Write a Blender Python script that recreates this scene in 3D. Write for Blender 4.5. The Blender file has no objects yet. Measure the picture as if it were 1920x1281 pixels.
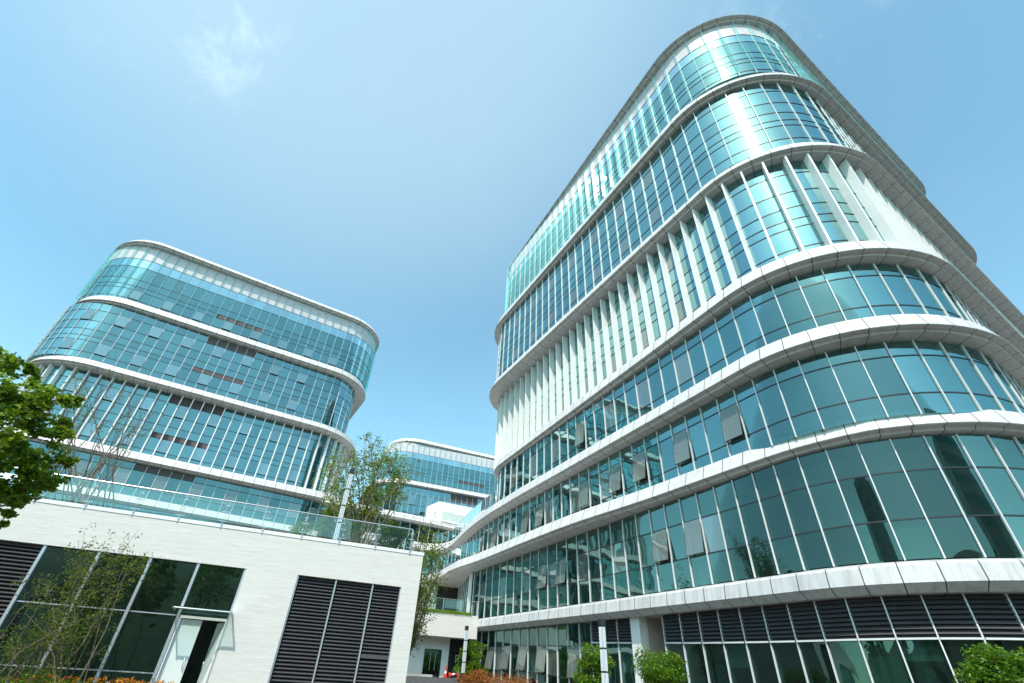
import bpy, math, random
import numpy as np
from mathutils import Vector, Matrix, Quaternion
R=math.radians
random.seed(7); rng=np.random.default_rng(7)
sc=bpy.context.scene; col=sc.collection
# ------------------------------------------------------------------ camera (solved from the vanishing points)
CAMR=Matrix(((0.998746130,-0.0500616318,0.0),(-0.0300394303,-0.599296582,-0.799963274),(0.0400474668,0.798960224,-0.600048965)))
FPX=905.0
cd=bpy.data.cameras.new('camera'); cam=bpy.data.objects.new('camera',cd); col.objects.link(cam); sc.camera=cam
cd.sensor_width=36; cd.sensor_fit='HORIZONTAL'; cd.lens=36*FPX/1920; cd.clip_start=0.05; cd.clip_end=6000
cam.matrix_world=CAMR.to_4x4()
RM=np.array(CAMR)
def ray(px,py):
    v=RM@np.array([px-960.0,640.5-py,-FPX]); return v/np.linalg.norm(v)
def atz(px,py,z):
    d=ray(px,py); return Vector(d*(z/d[2]))
def atd(px,py,dist):
    d=ray(px,py); return Vector(d*dist/math.hypot(d[0],d[1]))     # dist = horizontal distance
def proj(p):
    v=RM.T@np.array(p,float); return 960-FPX*v[0]/v[2], 640.5+FPX*v[1]/v[2], -v[2]
# ------------------------------------------------------------------ mesh builder
class MB:
    def __init__(s): s.v=[];s.f=[];s.m=[];s.uv=[];s.sm=[]
    def face(s,pts,mi=0,uv=None,smooth=False):
        n=len(s.v); s.v+=[tuple(p) for p in pts]; s.f.append(tuple(range(n,n+len(pts)))); s.m.append(mi); s.sm.append(smooth)
        s.uv.append(uv if uv else [(0.5,0.5)]*len(pts))
    def grid(s,rows,mi=0,uvs=None,close=False,smooth=False):
        # rows: list of rings of points with equal counts
        n0=len(s.v); k=len(rows[0])
        for r in rows: s.v+=[tuple(p) for p in r]
        for i in range(len(rows)-1):
            for j in range(k if close else k-1):
                j2=(j+1)%k
                s.f.append((n0+i*k+j,n0+i*k+j2,n0+(i+1)*k+j2,n0+(i+1)*k+j)); s.m.append(mi); s.sm.append(smooth)
                if uvs:
                    u,vv=uvs; s.uv.append([(u[j],vv[i]),(u[j+1],vv[i]),(u[j+1],vv[i+1]),(u[j],vv[i+1])])
                else: s.uv.append([(0.5,0.5)]*4)
    def box(s,c,ax,ay,az,mi=0):
        c=Vector(c);ax=Vector(ax);ay=Vector(ay);az=Vector(az)
        P=[c+a*ax+b*ay+d*az for d in(-1,1) for b in(-1,1) for a in(-1,1)]
        n=len(s.v); s.v+=[tuple(p) for p in P]
        for q in ((0,2,3,1),(4,5,7,6),(0,1,5,4),(2,6,7,3),(0,4,6,2),(1,3,7,5)):
            s.f.append(tuple(n+i for i in q)); s.m.append(mi); s.sm.append(False); s.uv.append([(0.5,0.5)]*4)
    def bx(s,x0,x1,y0,y1,z0,z1,mi=0):
        s.box(((x0+x1)/2,(y0+y1)/2,(z0+z1)/2),((x1-x0)/2,0,0),(0,(y1-y0)/2,0),(0,0,(z1-z0)/2),mi)
    def tube(s,pts,rad,seg=6,mi=0,cap=True):
        pts=[Vector(p) for p in pts]; rings=[]
        if not hasattr(rad,'__len__'): rad=[rad]*len(pts)
        up=Vector((0.31,0.17,1)).normalized()
        for i,p in enumerate(pts):
            t=(pts[min(i+1,len(pts)-1)]-pts[max(i-1,0)]).normalized()
            a=t.cross(up); 
            if a.length<1e-3: a=t.cross(Vector((1,0,0)))
            a.normalize(); b=t.cross(a)
            rings.append([p+(a*math.cos(2*math.pi*k/seg)+b*math.sin(2*math.pi*k/seg))*rad[i] for k in range(seg)])
        s.grid(rings,mi,close=True,smooth=True)
        if cap: s.face(rings[0][::-1],mi); s.face(rings[-1],mi)
    def cyl(s,p0,p1,r,seg=10,mi=0): s.tube([p0,p1],r,seg,mi)
    def build(s,name,mats,parent=None):
        me=bpy.data.meshes.new(name); me.from_pydata(s.v,[],s.f)
        for m in (mats if isinstance(mats,(list,tuple)) else [mats]): me.materials.append(m)
        me.polygons.foreach_set('material_index',s.m); me.polygons.foreach_set('use_smooth',s.sm)
        uvl=me.uv_layers.new(name='UVMap'); flat=[c for f in s.uv for p in f for c in p]; uvl.data.foreach_set('uv',flat)
        me.update()
        o=bpy.data.objects.new(name,me); col.objects.link(o)
        if parent is not None: o.parent=parent
        return o
def tag(o,label=None,cat=None,group=None,kind=None):
    if label:o['label']=label
    if cat:o['category']=cat
    if group:o['group']=group
    if kind:o['kind']=kind
    return o
def thing(name,label,cat,group=None):
    o=bpy.data.objects.new(name,None); col.objects.link(o); o.empty_display_size=0.3
    return tag(o,label,cat,group)
def thing_at(name,label,cat,loc,group=None,rz=0):
    o=thing(name,label,cat,group); o.location=loc; o.rotation_euler=(0,0,rz); return o
def copy_tree(o,parent=None):
    c=o.copy(); col.objects.link(c)
    if parent is not None: c.parent=parent
    for ch in [x for x in bpy.data.objects if x.parent==o]: copy_tree(ch,c)
    return c
# ------------------------------------------------------------------ materials
class N:
    def __init__(s,name):
        s.m=bpy.data.materials.new(name); s.m.use_nodes=True; s.t=s.m.node_tree; s.t.nodes.clear()
        s.out=s.t.nodes.new('ShaderNodeOutputMaterial')
    def n(s,ty,**kw):
        x=s.t.nodes.new('ShaderNode'+ty)
        for k,v in kw.items():
            if k in('operation','blend_type','data_type','feature','noise_dimensions','interpolation_type','vector_type','wave_type','bands_direction'): setattr(x,k,v)
            else:
                key=int(k[1:]) if k[0]=='i' and k[1:].isdigit() else k.replace('_',' ')
                s.set(x,key,v)
        return x
    def set(s,x,key,v):
        inp=x.inputs[key]
        if isinstance(v,bpy.types.NodeSocket): s.t.links.new(v,inp)
        elif isinstance(v,(tuple,list)) and len(v)==3 and inp.type=='RGBA': inp.default_value=(*v,1)
        else: inp.default_value=v
    def math(s,op,a,b=None,c=None,clamp=False):
        x=s.t.nodes.new('ShaderNodeMath'); x.operation=op; x.use_clamp=clamp
        for i,v in enumerate((a,b,c)):
            if v is not None: s.set(x,i,v)
        return x.outputs[0]
    def vmath(s,op,a,b=None,scale=None):
        x=s.t.nodes.new('ShaderNodeVectorMath'); x.operation=op; s.set(x,0,a)
        if b is not None: s.set(x,1,b)
        if scale is not None: s.set(x,'Scale',scale)
        return x.outputs[0] if op not in('DOT_PRODUCT','LENGTH') else x.outputs[1]
    def mix(s,f,a,b,blend='MIX'):
        x=s.t.nodes.new('ShaderNodeMix'); x.data_type='RGBA'; x.blend_type=blend
        s.set(x,0,f); s.set(x,6,a); s.set(x,7,b); return x.outputs[2]
    def ramp(s,f,stops):
        x=s.t.nodes.new('ShaderNodeValToRGB'); s.set(x,0,f); e=x.color_ramp.elements
        while len(e)<len(stops): e.new(0.5)
        for el,(p,c) in zip(e,stops): el.position=p; el.color=(*c,1)
        return x.outputs[0]
    def noise(s,vec,scale,detail=3,rough=.5,dist=0):
        x=s.n('TexNoise'); s.set(x,'Vector',vec); s.set(x,'Scale',scale); s.set(x,'Detail',detail); s.set(x,'Roughness',rough); s.set(x,'Distortion',dist); return x.outputs[0]
    def pos(s): return s.n('NewGeometry').outputs['Position']
    def done(s,sh): s.t.links.new(sh,s.out.inputs[0]); return s.m
def principled(name,base,rough=.5,metal=0,var=.0,vscale=.6,spec=.5,bump=0,bscale=20):
    k=N(name); p=k.pos()
    c=base
    if var:
        f=k.noise(p,vscale,4,.6); lo=tuple(x*(1-var) for x in base); hi=tuple(min(1,x*(1+var)) for x in base)
        c=k.ramp(f,[(.3,lo),(.7,hi)])
    b=k.n('BsdfPrincipled'); k.set(b,'Base Color',c); k.set(b,'Roughness',rough); k.set(b,'Metallic',metal); k.set(b,'Specular IOR Level',spec)
    if bump:
        bp=k.n('Bump'); k.set(bp,'Height',k.noise(p,bscale,3)); k.set(bp,'Strength',bump); k.set(bp,'Distance',.02); k.set(b,'Normal',bp.outputs[0])
    return k.done(b.outputs[0])
def glass(name,tint,refl,f0=.30,rough=.012,tilt=.014,wav=.05,dust=.02,vary=.25,haze=.03,fs=.22,dcol=(.25,.42,.40)):
    """coated curtain-wall glass: tinted see-through plus tinted mirror, each pane tilted a hair differently"""
    k=N(name); g=k.n('NewGeometry'); oi=k.n('ObjectInfo')
    rnd=k.math('FRACT',k.math('ADD',g.outputs['Random Per Island'],oi.outputs['Random']))
    wn=k.n('TexWhiteNoise',noise_dimensions='1D'); k.set(wn,'W',k.math('MULTIPLY',rnd,931.7))
    off=k.vmath('SCALE',k.vmath('SUBTRACT',wn.outputs['Color'],(.5,.5,.5)),scale=tilt)
    nor=k.vmath('NORMALIZE',k.vmath('ADD',g.outputs['Normal'],off))
    bp=k.n('Bump'); k.set(bp,'Height',k.noise(g.outputs['Position'],.55,1,.4)); k.set(bp,'Strength',wav); k.set(bp,'Distance',.3); k.set(bp,'Normal',nor)
    fr=k.n('Fresnel'); k.set(fr,'IOR',1.55); k.set(fr,'Normal',bp.outputs[0])
    fac=k.math('MULTIPLY_ADD',fr.outputs[0],fs,f0-.04*fs)
    w2=k.math('MULTIPLY_ADD',wn.outputs['Value'],vary,1-vary*.5)
    gl=k.n('BsdfGlossy'); k.set(gl,'Color',k.vmath('SCALE',refl,scale=w2)); k.set(gl,'Roughness',rough); k.set(gl,'Normal',bp.outputs[0])
    gl2=k.n('BsdfGlossy'); k.set(gl2,'Color',(.9,1,1)); k.set(gl2,'Roughness',.14); k.set(gl2,'Normal',bp.outputs[0])
    mg=k.n('MixShader'); k.set(mg,0,haze); k.set(mg,1,gl.outputs[0]); k.set(mg,2,gl2.outputs[0])
    tr=k.n('BsdfTransparent'); k.set(tr,'Color',tint)
    df=k.n('BsdfDiffuse'); k.set(df,'Color',dcol)
    a=k.n('MixShader'); k.set(a,0,dust); k.set(a,1,tr.outputs[0]); k.set(a,2,df.outputs[0])
    m=k.n('MixShader'); k.set(m,0,fac); k.set(m,1,a.outputs[0]); k.set(m,2,mg.outputs[0])
    return k.done(m.outputs[0])
def panel_mat(name,base,seam=.032,rough=.38,stain=.17):
    k=N(name); uv=k.n('UVMap').outputs[0]; sx=k.n('SeparateXYZ'); k.set(sx,0,uv)
    fr=k.math('FRACT',sx.outputs[0]); a=k.math('LESS_THAN',fr,seam)
    cell=k.n('TexWhiteNoise',noise_dimensions='1D'); k.set(cell,'W',k.math('FLOOR',sx.outputs[0]))
    p=k.pos(); sc_=k.vmath('MULTIPLY',p,(2.2,2.2,.25)); st=k.noise(sc_,1.6,5,.65)
    c0=k.ramp(st,[(.32,tuple(x*(1-stain) for x in base)),(.55,base),(.8,tuple(min(1,x*1.04) for x in base))])
    c1=k.vmath('SCALE',c0,scale=k.math('MULTIPLY_ADD',cell.outputs['Value'],.07,.95))
    c=k.mix(a,c1,(.03,.03,.033))
    b=k.n('BsdfPrincipled'); k.set(b,'Base Color',c); k.set(b,'Roughness',rough); k.set(b,'Specular IOR Level',.4)
    return k.done(b.outputs[0])
def leaf_mat(name,stops,trans=.45,rough=.5):
    k=N(name); g=k.n('NewGeometry'); oi=k.n('ObjectInfo')
    f=k.math('FRACT',k.math('ADD',g.outputs['Random Per Island'],oi.outputs['Random']))
    big=k.noise(g.outputs['Position'],1.1,2)
    f2=k.math('ADD',k.math('MULTIPLY',f,.6),k.math('MULTIPLY',big,.4))
    c=k.ramp(f2,stops)
    b=k.n('BsdfPrincipled'); k.set(b,'Base Color',c); k.set(b,'Roughness',rough); k.set(b,'Specular IOR Level',.35)
    t=k.n('BsdfTranslucent'); k.set(t,'Color',k.mix(.5,c,(.35,.5,.03),'MIX'))
    m=k.n('MixShader'); k.set(m,0,trans); k.set(m,1,b.outputs[0]); k.set(m,2,t.outputs[0])
    return k.done(m.outputs[0])
M={}
M['glass']=glass('curtain_glass',(.09,.20,.20),(.49,.86,.88),f0=.285,haze=.045,tilt=.018)
M['glass_mid']=glass('dim_reflection_glass',(.085,.20,.19),(.42,.76,.76),f0=.23,tilt=.02,haze=.03)  # weaker mirror tint stands in for the neighbouring tower's dark reflection
M['glass_light']=glass('spandrel_glass',(.22,.40,.40),(.62,.86,.92),f0=.52)
M['glass_low']=glass('ground_glass',(.10,.22,.19),(.36,.60,.55),f0=.14,tilt=.018)
M['vent']=glass('vent_glass',(.30,.36,.33),(.50,.64,.64),f0=.24,dust=.26,dcol=(.42,.45,.41))
M['vent_open']=glass('open_vent_glass',(.40,.48,.44),(.55,.66,.64),f0=.22,dust=.34,dcol=(.44,.48,.43))
M['vent_pale']=glass('pale_vent_glass',(.20,.32,.31),(.56,.82,.85),f0=.36,dust=.14,dcol=(.45,.55,.54))
M['fin_glass']=glass('fin_glass',(.76,.94,.93),(.75,.96,.98),f0=.07,dust=.12,haze=0,dcol=(.66,.82,.82),tilt=.004)
M['rail_glass']=glass('rail_glass',(.90,.965,.945),(.8,.95,.95),f0=.05,dust=.015,tilt=.004,wav=0,fs=.9)
M['shop_glass']=glass('shop_glass',(.14,.25,.23),(.50,.80,.74),f0=.20,tilt=.006,dust=.015)
M['band']=panel_mat('band_panel',(.64,.605,.595))
M['band_low']=panel_mat('band_panel_weathered',(.62,.60,.595),stain=.25)
M['white']=principled('white_aluminium',(.72,.71,.71),.35,0,.04,2)
M['alu']=principled('grey_aluminium',(.55,.57,.60),.3,.5,.05,3)
M['fin']=principled('white_fin',(.82,.81,.79),.45,0,.05,.8)
M['dark']=principled('dark_frame',(.025,.03,.033),.4)
M['spandrel']=principled('pale_spandrel_panel',(.56,.52,.545),.4,0,.06,1.5)
M['louvre']=principled('dark_louvre',(.085,.08,.085),.45,.0,.1,3)
M['brown']=principled('brown_louvre',(.085,.065,.065),.6,0,.15,4)
M['blind']=principled('interior_blind',(.62,.62,.56),.9,0,.1,2)
M['slab']=principled('interior_ceiling',(.42,.45,.43),.8,0,.1,.5)
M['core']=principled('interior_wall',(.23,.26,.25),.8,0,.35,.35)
M['steel']=principled('brushed_steel',(.62,.63,.64),.28,.9)
M['concrete']=principled('concrete',(.42,.40,.37),.85,0,.18,1.2,bump=.3)
M['asphalt']=principled('asphalt',(.06,.06,.062),.9,0,.2,2,bump=.4,bscale=60)
M['paving']=principled('paving',(.085,.08,.07),.85,0,.15,.9,bump=.2)
M['grass']=leaf_mat('grass_blades',[(.1,(.08,.17,.015)),(.5,(.18,.32,.02)),(.9,(.34,.45,.05))])
M['bark']=principled('bark',(.16,.12,.085),.9,0,.35,6,bump=.6,bscale=40)
M['twig']=principled('pale_twig',(.25,.19,.13),.85,0,.3,8)
M['beige']=principled('beige_render',(.50,.43,.37),.85,0,.08,1)
M['soil']=principled('planting_soil',(.07,.05,.035),.95,0,.3,4)
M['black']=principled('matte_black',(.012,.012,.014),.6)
M['red']=principled('cone_red',(.62,.045,.02),.45)
M['offwhite']=principled('painted_door',(.74,.77,.74),.42,0,.03,1)
M['blue']=principled('sign_blue',(.16,.22,.55),.5)
def diffuser():
    k=N('lamp_diffuser'); b=k.n('BsdfPrincipled'); k.set(b,'Base Color',(.78,.82,.86)); k.set(b,'Roughness',.3); return k.done(b.outputs[0])
M['diffuser']=diffuser()
def travertine():
    # white split-face stone in thin random courses
    k=N('white_stone_courses'); p=k.pos()
    w=k.vmath('MULTIPLY',p,(.9,.9,14)); n1=k.noise(w,1.0,4,.65); n2=k.noise(k.vmath('MULTIPLY',p,(2.5,2.5,30)),1.0,3,.6)
    n3=k.noise(p,.5,3)
    h=k.math('ADD',k.math('MULTIPLY',n1,.6),k.math('MULTIPLY',n2,.4))
    c=k.ramp(h,[(.28,(.58,.54,.50)),(.45,(.69,.652,.61)),(.7,(.76,.725,.685))])
    c=k.mix(k.math('MULTIPLY',n3,.25),c,(.62,.585,.545))
    b=k.n('BsdfPrincipled'); k.set(b,'Base Color',c); k.set(b,'Roughness',.75); k.set(b,'Specular IOR Level',.2)
    bp=k.n('Bump'); k.set(bp,'Height',h); k.set(bp,'Strength',.32); k.set(bp,'Distance',.03); k.set(b,'Normal',bp.outputs[0])
    return k.done(b.outputs[0])
M['stone']=travertine()
# ------------------------------------------------------------------ plan curves
def rpoly(V,rad,n=24):
    V=[np.array(v,float) for v in V]; out=[]
    for i in range(len(V)):
        v=V[i];a=V[i-1]-v;b=V[(i+1)%len(V)]-v;a=a/np.linalg.norm(a);b=b/np.linalg.norm(b)
        r=rad[i]; cr=a[0]*b[1]-a[1]*b[0]
        th=math.acos(max(-1,min(1,float(a@b)))); d=r/math.tan(th/2); c=v+(a+b)/np.linalg.norm(a+b)*r/math.sin(th/2)
        p0=v+a*d-c;p1=v+b*d-c; a0=math.atan2(p0[1],p0[0]); da=math.atan2(p0[0]*p1[1]-p0[1]*p1[0],p0@p1)
        for t in np.linspace(0,1,n): out.append(c+r*np.array([math.cos(a0+da*t),math.sin(a0+da*t)]))
    return np.array(out)
def rquad(p,n=24):
    aL,oL,aR,oR,r1,lenL,r4,lenR,r2=p
    tL=np.array([math.cos(R(aL)),math.sin(R(aL))]); nL=np.array([-tL[1],tL[0]])
    tR=np.array([math.cos(R(aR)),math.sin(R(aR))]); nR=np.array([tR[1],-tR[0]])
    C=np.linalg.solve(np.array([nL,nR]),np.array([-oL,oR]))
    return rpoly([C,C+tR*lenR,C+tR*lenR+tL*lenL,C+tL*lenL],[r1,r2,6,r4],n)
def catmull(P,n=6):
    P=[np.array(p,float) for p in P]; out=[]
    for i in range(len(P)-1):
        a=P[max(i-1,0)];b=P[i];c=P[i+1];d=P[min(i+2,len(P)-1)]
        for t in np.arange(n)/n:
            out.append(.5*((2*b)+(-a+c)*t+(2*a-5*b+4*c-d)*t*t+(-a+3*b-3*c+d)*t**3))
    out.append(P[-1]); return out
def normals(P):
    a=np.roll(P,1,0);b=np.roll(P,-1,0); e1=P-a;e2=b-P
    e1/=np.linalg.norm(e1,axis=1)[:,None]+1e-9; e2/=np.linalg.norm(e2,axis=1)[:,None]+1e-9
    t=e1+e2; t/=np.linalg.norm(t,axis=1)[:,None]+1e-9
    return np.stack([t[:,1],-t[:,0]],1), np.clip((t*e2).sum(1),.5,1)
def clean(P):
    keep=[0]
    for i in range(1,len(P)):
        if np.linalg.norm(P[i]-P[keep[-1]])>.02: keep.append(i)
    P=P[keep]
    if np.linalg.norm(P[0]-P[-1])<.02: P=P[:-1]
    return P
def offset(P,d):
    P=clean(P); n,c=normals(P); return P+n*(d/c)[:,None]
class Curve:
    """arc-length view of a closed plan curve"""
    def __init__(s,P):
        s.P=clean(np.array(P)); s.n,_=normals(s.P)
        s.Q=np.vstack([s.P,s.P[:1]]); s.N=np.vstack([s.n,s.n[:1]])
        s.s=np.concatenate([[0],np.cumsum(np.linalg.norm(np.diff(s.Q,axis=0),axis=1))]); s.L=s.s[-1]
    def at(s,u):
        u=u%s.L; i=min(np.searchsorted(s.s,u,side='right')-1,len(s.P)-1); t=(u-s.s[i])/(s.s[i+1]-s.s[i])
        p=s.Q[i]*(1-t)+s.Q[i+1]*t; n=s.N[i]*(1-t)+s.N[i+1]*t; return p,n/np.linalg.norm(n)
    def near(s,px,py,z):
        best=None
        for u in np.arange(0,s.L,.1):
            p,n=s.at(u)
            if n@(-p)<0: continue
            x,y,w=proj((p[0],p[1],z(p) if callable(z) else z))
            if w<=0: continue
            d=(x-px)**2+(y-py)**2
            if best is None or d<best[0]: best=(d,u)
        return best[1]
def zf(z,p): return z(p) if callable(z) else z
# ------------------------------------------------------------------ ring-shaped cornice bands
def ledge(name,parent,P,prof,mat,step=1.2,fill=True,smooth=False):
    """prof: (outward offset, height) from the inner top round the nose to the inner underside"""
    P=clean(np.array(P)); n,c=normals(P); k=len(P)
    s=np.concatenate([[0],np.cumsum(np.linalg.norm(np.diff(np.vstack([P,P[:1]]),axis=0),axis=1))]); per=max(1,round(s[-1]/step)); u=s/s[-1]*per
    rows=[];mb=MB()
    for w,z in prof:
        q=P+n*(w/c)[:,None]; rows.append([(x,y,zf(z,(x,y))) for x,y in q])
    vs=np.cumsum([0]+[math.dist(prof[i][:1],prof[i+1][:1])+.3 for i in range(len(prof)-1)])
    mb.grid([r for r in rows],0,(u,list(vs)),close=True)
    # flat rings get no seams across them at the caps
    if fill:
        mb.face(rows[0],0); mb.face(rows[-1][::-1],0)
    return mb.build(name,mat,parent)
def ledge_prof(zT,zO,zG,ov,deep=2.6):
    if callable(zO): return [(-deep,zT),(-ov,zT),(-.12,lambda p:zT(p)-.22),(-.06,lambda p:zT(p)-.30),(0,zO),(-.42,lambda p:zO(p)-.28),(-.5,zG),(-deep,zG)]
    return [(-deep,zT-.05),(-.30,zT-.05),(-.02,zO+.07),(0,zO+.03),(-.02,zO),(-.30,zO+.02),(-.36,zO-.14),(-deep,zG)]
# ------------------------------------------------------------------ curtain walls
def curtain(parent,P,zt,zb,rows,style,tower_key,step=1.2,vent=None,opens=None,louvre=None,zone=None,pool=None):
    """fills pool['window'] and pool['mullion'] with (area, builder) per bay"""
    C=Curve(P); nb=round(C.L/step); w=C.L/nb
    for i in range(nb):
        u0,u1=i*w,(i+1)*w
        pm,nm=C.at((u0+u1)/2); zc=(zf(zt,pm)+zf(zb,pm))/2
        p0,n0=C.at(u0); p1,n1=C.at(u1)
        area=0
        if nm@(-pm)>0:
            q=[proj((*p0,zf(zt,p0))),proj((*p1,zf(zt,p1))),proj((*p1,zf(zb,p1))),proj((*p0,zf(zb,p0)))]
            if min(a[2] for a in q)>0 and any(-40<a[0]<1960 and -40<a[1]<1320 for a in q):
                area=abs(sum(q[a][0]*q[(a+1)%4][1]-q[(a+1)%4][0]*q[a][1] for a in range(4)))/2
        if zone and not zone(u0,u1): continue
        pool['window'].append((area,dict(C=C,u0=u0,u1=u1,zt=zt,zb=zb,rows=rows,i=i,vent=vent,opens=opens,louvre=louvre,style=style)))
        pool['mullion'].append((area*1.0,dict(C=C,u=u0,zt=zt,zb=zb,style=style)))
    return C,nb,w
GM=['glass','glass_light','vent','spandrel','brown','dark','glass_low','louvre','slab','glass_mid']
def bay_mesh(mb,b,opened):
    C=b['C'];u0,u1=b['u0'],b['u1'];i=b['i']; wd=u1-u0
    pa,na=C.at(u0);pb,nb_=C.at(u1); bend=1-na@nb_; seg=4 if bend>.002 else 1
    us=[u0+.03+(wd-.06)*t/seg for t in range(seg+1)]
    pts=[C.at(u) for u in us]
    acc=0
    if b['style']!='glassfin' and random.random()<.17:     # a blind or a desk-height panel behind the glass
        f0=b['rows'][0][1]; f1=min(.97,f0+random.uniform(.12,.5)) if random.random()<.6 else random.uniform(.75,.97)
        if random.random()<.35: f0,f1=random.uniform(.72,.82),.98
        zq=lambda p,f: zf(b['zt'],p)+(zf(b['zb'],p)-zf(b['zt'],p))*f
        mb.grid([[(p[0]-n[0]*.16,p[1]-n[1]*.16,zq(p,f0)) for p,n in pts],[(p[0]-n[0]*.16,p[1]-n[1]*.16,zq(p,f1)) for p,n in pts]],len(GM)+1)
    fr=b['rows']; 
    for r,(f0,f1,kind) in enumerate(fr):
        k=kind
        isv=False; hole=False
        if b['louvre'] and b['louvre'](i,r): k='brown'
        elif b['vent'] and b['vent'](i,r):
            isv=True; k='vent'
        if isv and b['opens'] and b['opens'](i,r):
            opened.append((C,us[0],us[-1],f0,f1,b['zt'],b['zb'])); k=None; hole=True
        def zz(p,f): 
            a=zf(b['zt'],p); return a+(zf(b['zb'],p)-a)*f
        H=zf(b['zt'],pa)-zf(b['zb'],pa); e=.028/H
        if hole:
            for p,n in (pts[0],pts[-1]):
                tt=np.array([-n[1],n[0]])*.02; mb.box((p[0],p[1],(zz(p,f0)+zz(p,f1))/2),(tt[0],tt[1],0),(n[0]*.03,n[1]*.03,0),(0,0,(zz(p,f0)-zz(p,f1))/2),5)
        if k=='slats':
            # real horizontal slats
            ns=max(2,int(round(H*(f1-f0)/.16)))
            for q in range(ns):
                f=f0+(f1-f0)*(q+.5)/ns
                top=[(p[0]+n[0]*.03,p[1]+n[1]*.03,zz(p,f)-.035) for p,n in pts]; bot=[(p[0]+n[0]*.10,p[1]+n[1]*.10,zz(p,f)-.085) for p,n in pts]; bk=[(p[0]-n[0]*.05,p[1]-n[1]*.05,zz(p,f)+.05) for p,n in pts]
                mb.grid([bk,top,bot],7)
                mb.grid([bot,[(p[0]+n[0]*.07,p[1]+n[1]*.07,zz(p,f)-.10) for p,n in pts]],7)
            mb.grid([[(p[0]-n[0]*.07,p[1]-n[1]*.07,zz(p,f0)) for p,n in pts],[(p[0]-n[0]*.07,p[1]-n[1]*.07,zz(p,f1)) for p,n in pts]],5)
        elif k:
            d=.0
            mb.grid([[(p[0]+n[0]*d,p[1]+n[1]*d,zz(p,f0+e)) for p,n in pts],[(p[0]+n[0]*d,p[1]+n[1]*d,zz(p,f1-e)) for p,n in pts]],GM.index(k),smooth=seg>1)
        # transom bar under the row
        if r<len(fr)-1:
            for s_ in range(seg):
                (p,n),(p2,n2)=pts[s_],pts[s_+1]
                za,zb_=zz(p,f1),zz(p2,f1); h=.03; dd=.025 if fr[r][2]!='slats' else .13
                A=[(p[0]+n[0]*dd,p[1]+n[1]*dd,za+h),(p2[0]+n2[0]*dd,p2[1]+n2[1]*dd,zb_+h),(p2[0]+n2[0]*dd,p2[1]+n2[1]*dd,zb_-h),(p[0]+n[0]*dd,p[1]+n[1]*dd,za-h)]
                B=[(p[0]-n[0]*.05,p[1]-n[1]*.05,za+h),(p2[0]-n2[0]*.05,p2[1]-n2[1]*.05,zb_+h),(p2[0]-n2[0]*.05,p2[1]-n2[1]*.05,zb_-h),(p[0]-n[0]*.05,p[1]-n[1]*.05,za-h)]
                mi=len(GM) if fr[r][2]=='slats' else 5
                mb.face([A[0],A[3],A[2],A[1]],mi); mb.face([A[0],A[1],B[1],B[0]],mi); mb.face([A[3],B[3],B[2],A[2]],mi)
def mull_mesh(mb,b):
    C=b['C'];p,n=C.at(b['u']); t=np.array([-n[1],n[0]]); zt,zb=zf(b['zt'],p),zf(b['zb'],p); zc=(zt+zb)/2; h=(zt-zb)/2
    st=b['style']
    def bar(d0,d1,w,mi,z0=zb,z1=zt):
        c=p+n*(d0+d1)/2; mb.box((c[0],c[1],(z0+z1)/2),(t[0]*w/2,t[1]*w/2,0),(n[0]*(d1-d0)/2,n[1]*(d1-d0)/2,0),(0,0,(z1-z0)/2),mi)
    if st=='fin':
        bar(-.02,.52,.11,0); bar(-.14,-.03,.05,1)
    elif st=='glassfin':
        bar(-.08,.05,.045,1); bar(.055,.38,.026,2,zb+.45,zt)
    else:
        bar(-.03,.075,.046,1); bar(-.30,-.04,.045,1)
def finish(parent,pool,cap=100,ang=(5.5,10),om='vent_open'):
    opened=[]
    for kind,fn,mats in (('window',lambda mb,b:bay_mesh(mb,b,opened),[M[g] for g in GM]+[M['white'],M['blind']]),('mullion',mull_mesh,[M['fin'],M['white'],M['fin_glass']])):
        L=sorted(pool[kind],key=lambda a:-a[0]); rest=MB()
        for j,(ar,b) in enumerate(L):
            if j<cap and ar>0:
                mb=MB(); fn(mb,b)
                if mb.f: mb.build('window_bay' if kind=='window' else ('vertical_fin' if b['style']=='fin' else 'mullion'),mats,parent)
            else: fn(rest,b)
        if rest.f: tag(rest.build('window_bays' if kind=='window' else 'mullions',mats,parent),kind='stuff')
    for C,u0,u1,f0,f1,zt,zb in opened:
        mb=MB(); (p0,n0),(p1,n1)=C.at(u0),C.at(u1); p0=Vector((*p0,0));p1=Vector((*p1,0)); n=Vector((*((n0+n1)/2),0)).normalized()
        z0=zf(zt,p0)+(zf(zb,p0)-zf(zt,p0))*f0; z1=zf(zt,p0)+(zf(zb,p0)-zf(zt,p0))*f1; hh=(z0-z1)-.06
        a=R(random.uniform(*ang)); dn=Vector((0,0,-1))*math.cos(a)+n*math.sin(a)
        A=p0+Vector((0,0,z0-.03))+n*.05;B=p1+Vector((0,0,z0-.03))+n*.05; nn=(B-A).normalized().cross(dn).normalized()
        if nn.dot(n)<0: nn=-nn
        mb.face([A,A+dn*hh,B+dn*hh,B],0)
        e=(B-A).normalized(); L=(B-A).length
        for c,ax,hz in ((A+dn*hh/2,e*.025,dn*hh/2),(B+dn*hh/2,e*.025,dn*hh/2)): mb.box(c-nn*.02,ax,nn*.018,hz,1)
        for c in (A+e*L/2,A+e*L/2+dn*hh): mb.box(c-nn*.02,e*(L/2+.025),nn*.018,dn*.025,1)
        # stay arms at both sides
        for s_ in (A,B): mb.cyl(s_+dn*hh*.75,Vector((s_.x,s_.y,z0-.03-hh*.55))-n*.03,.012,5,1)
        mb.build('open_vent',[M[om],M['dark']],parent)
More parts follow.
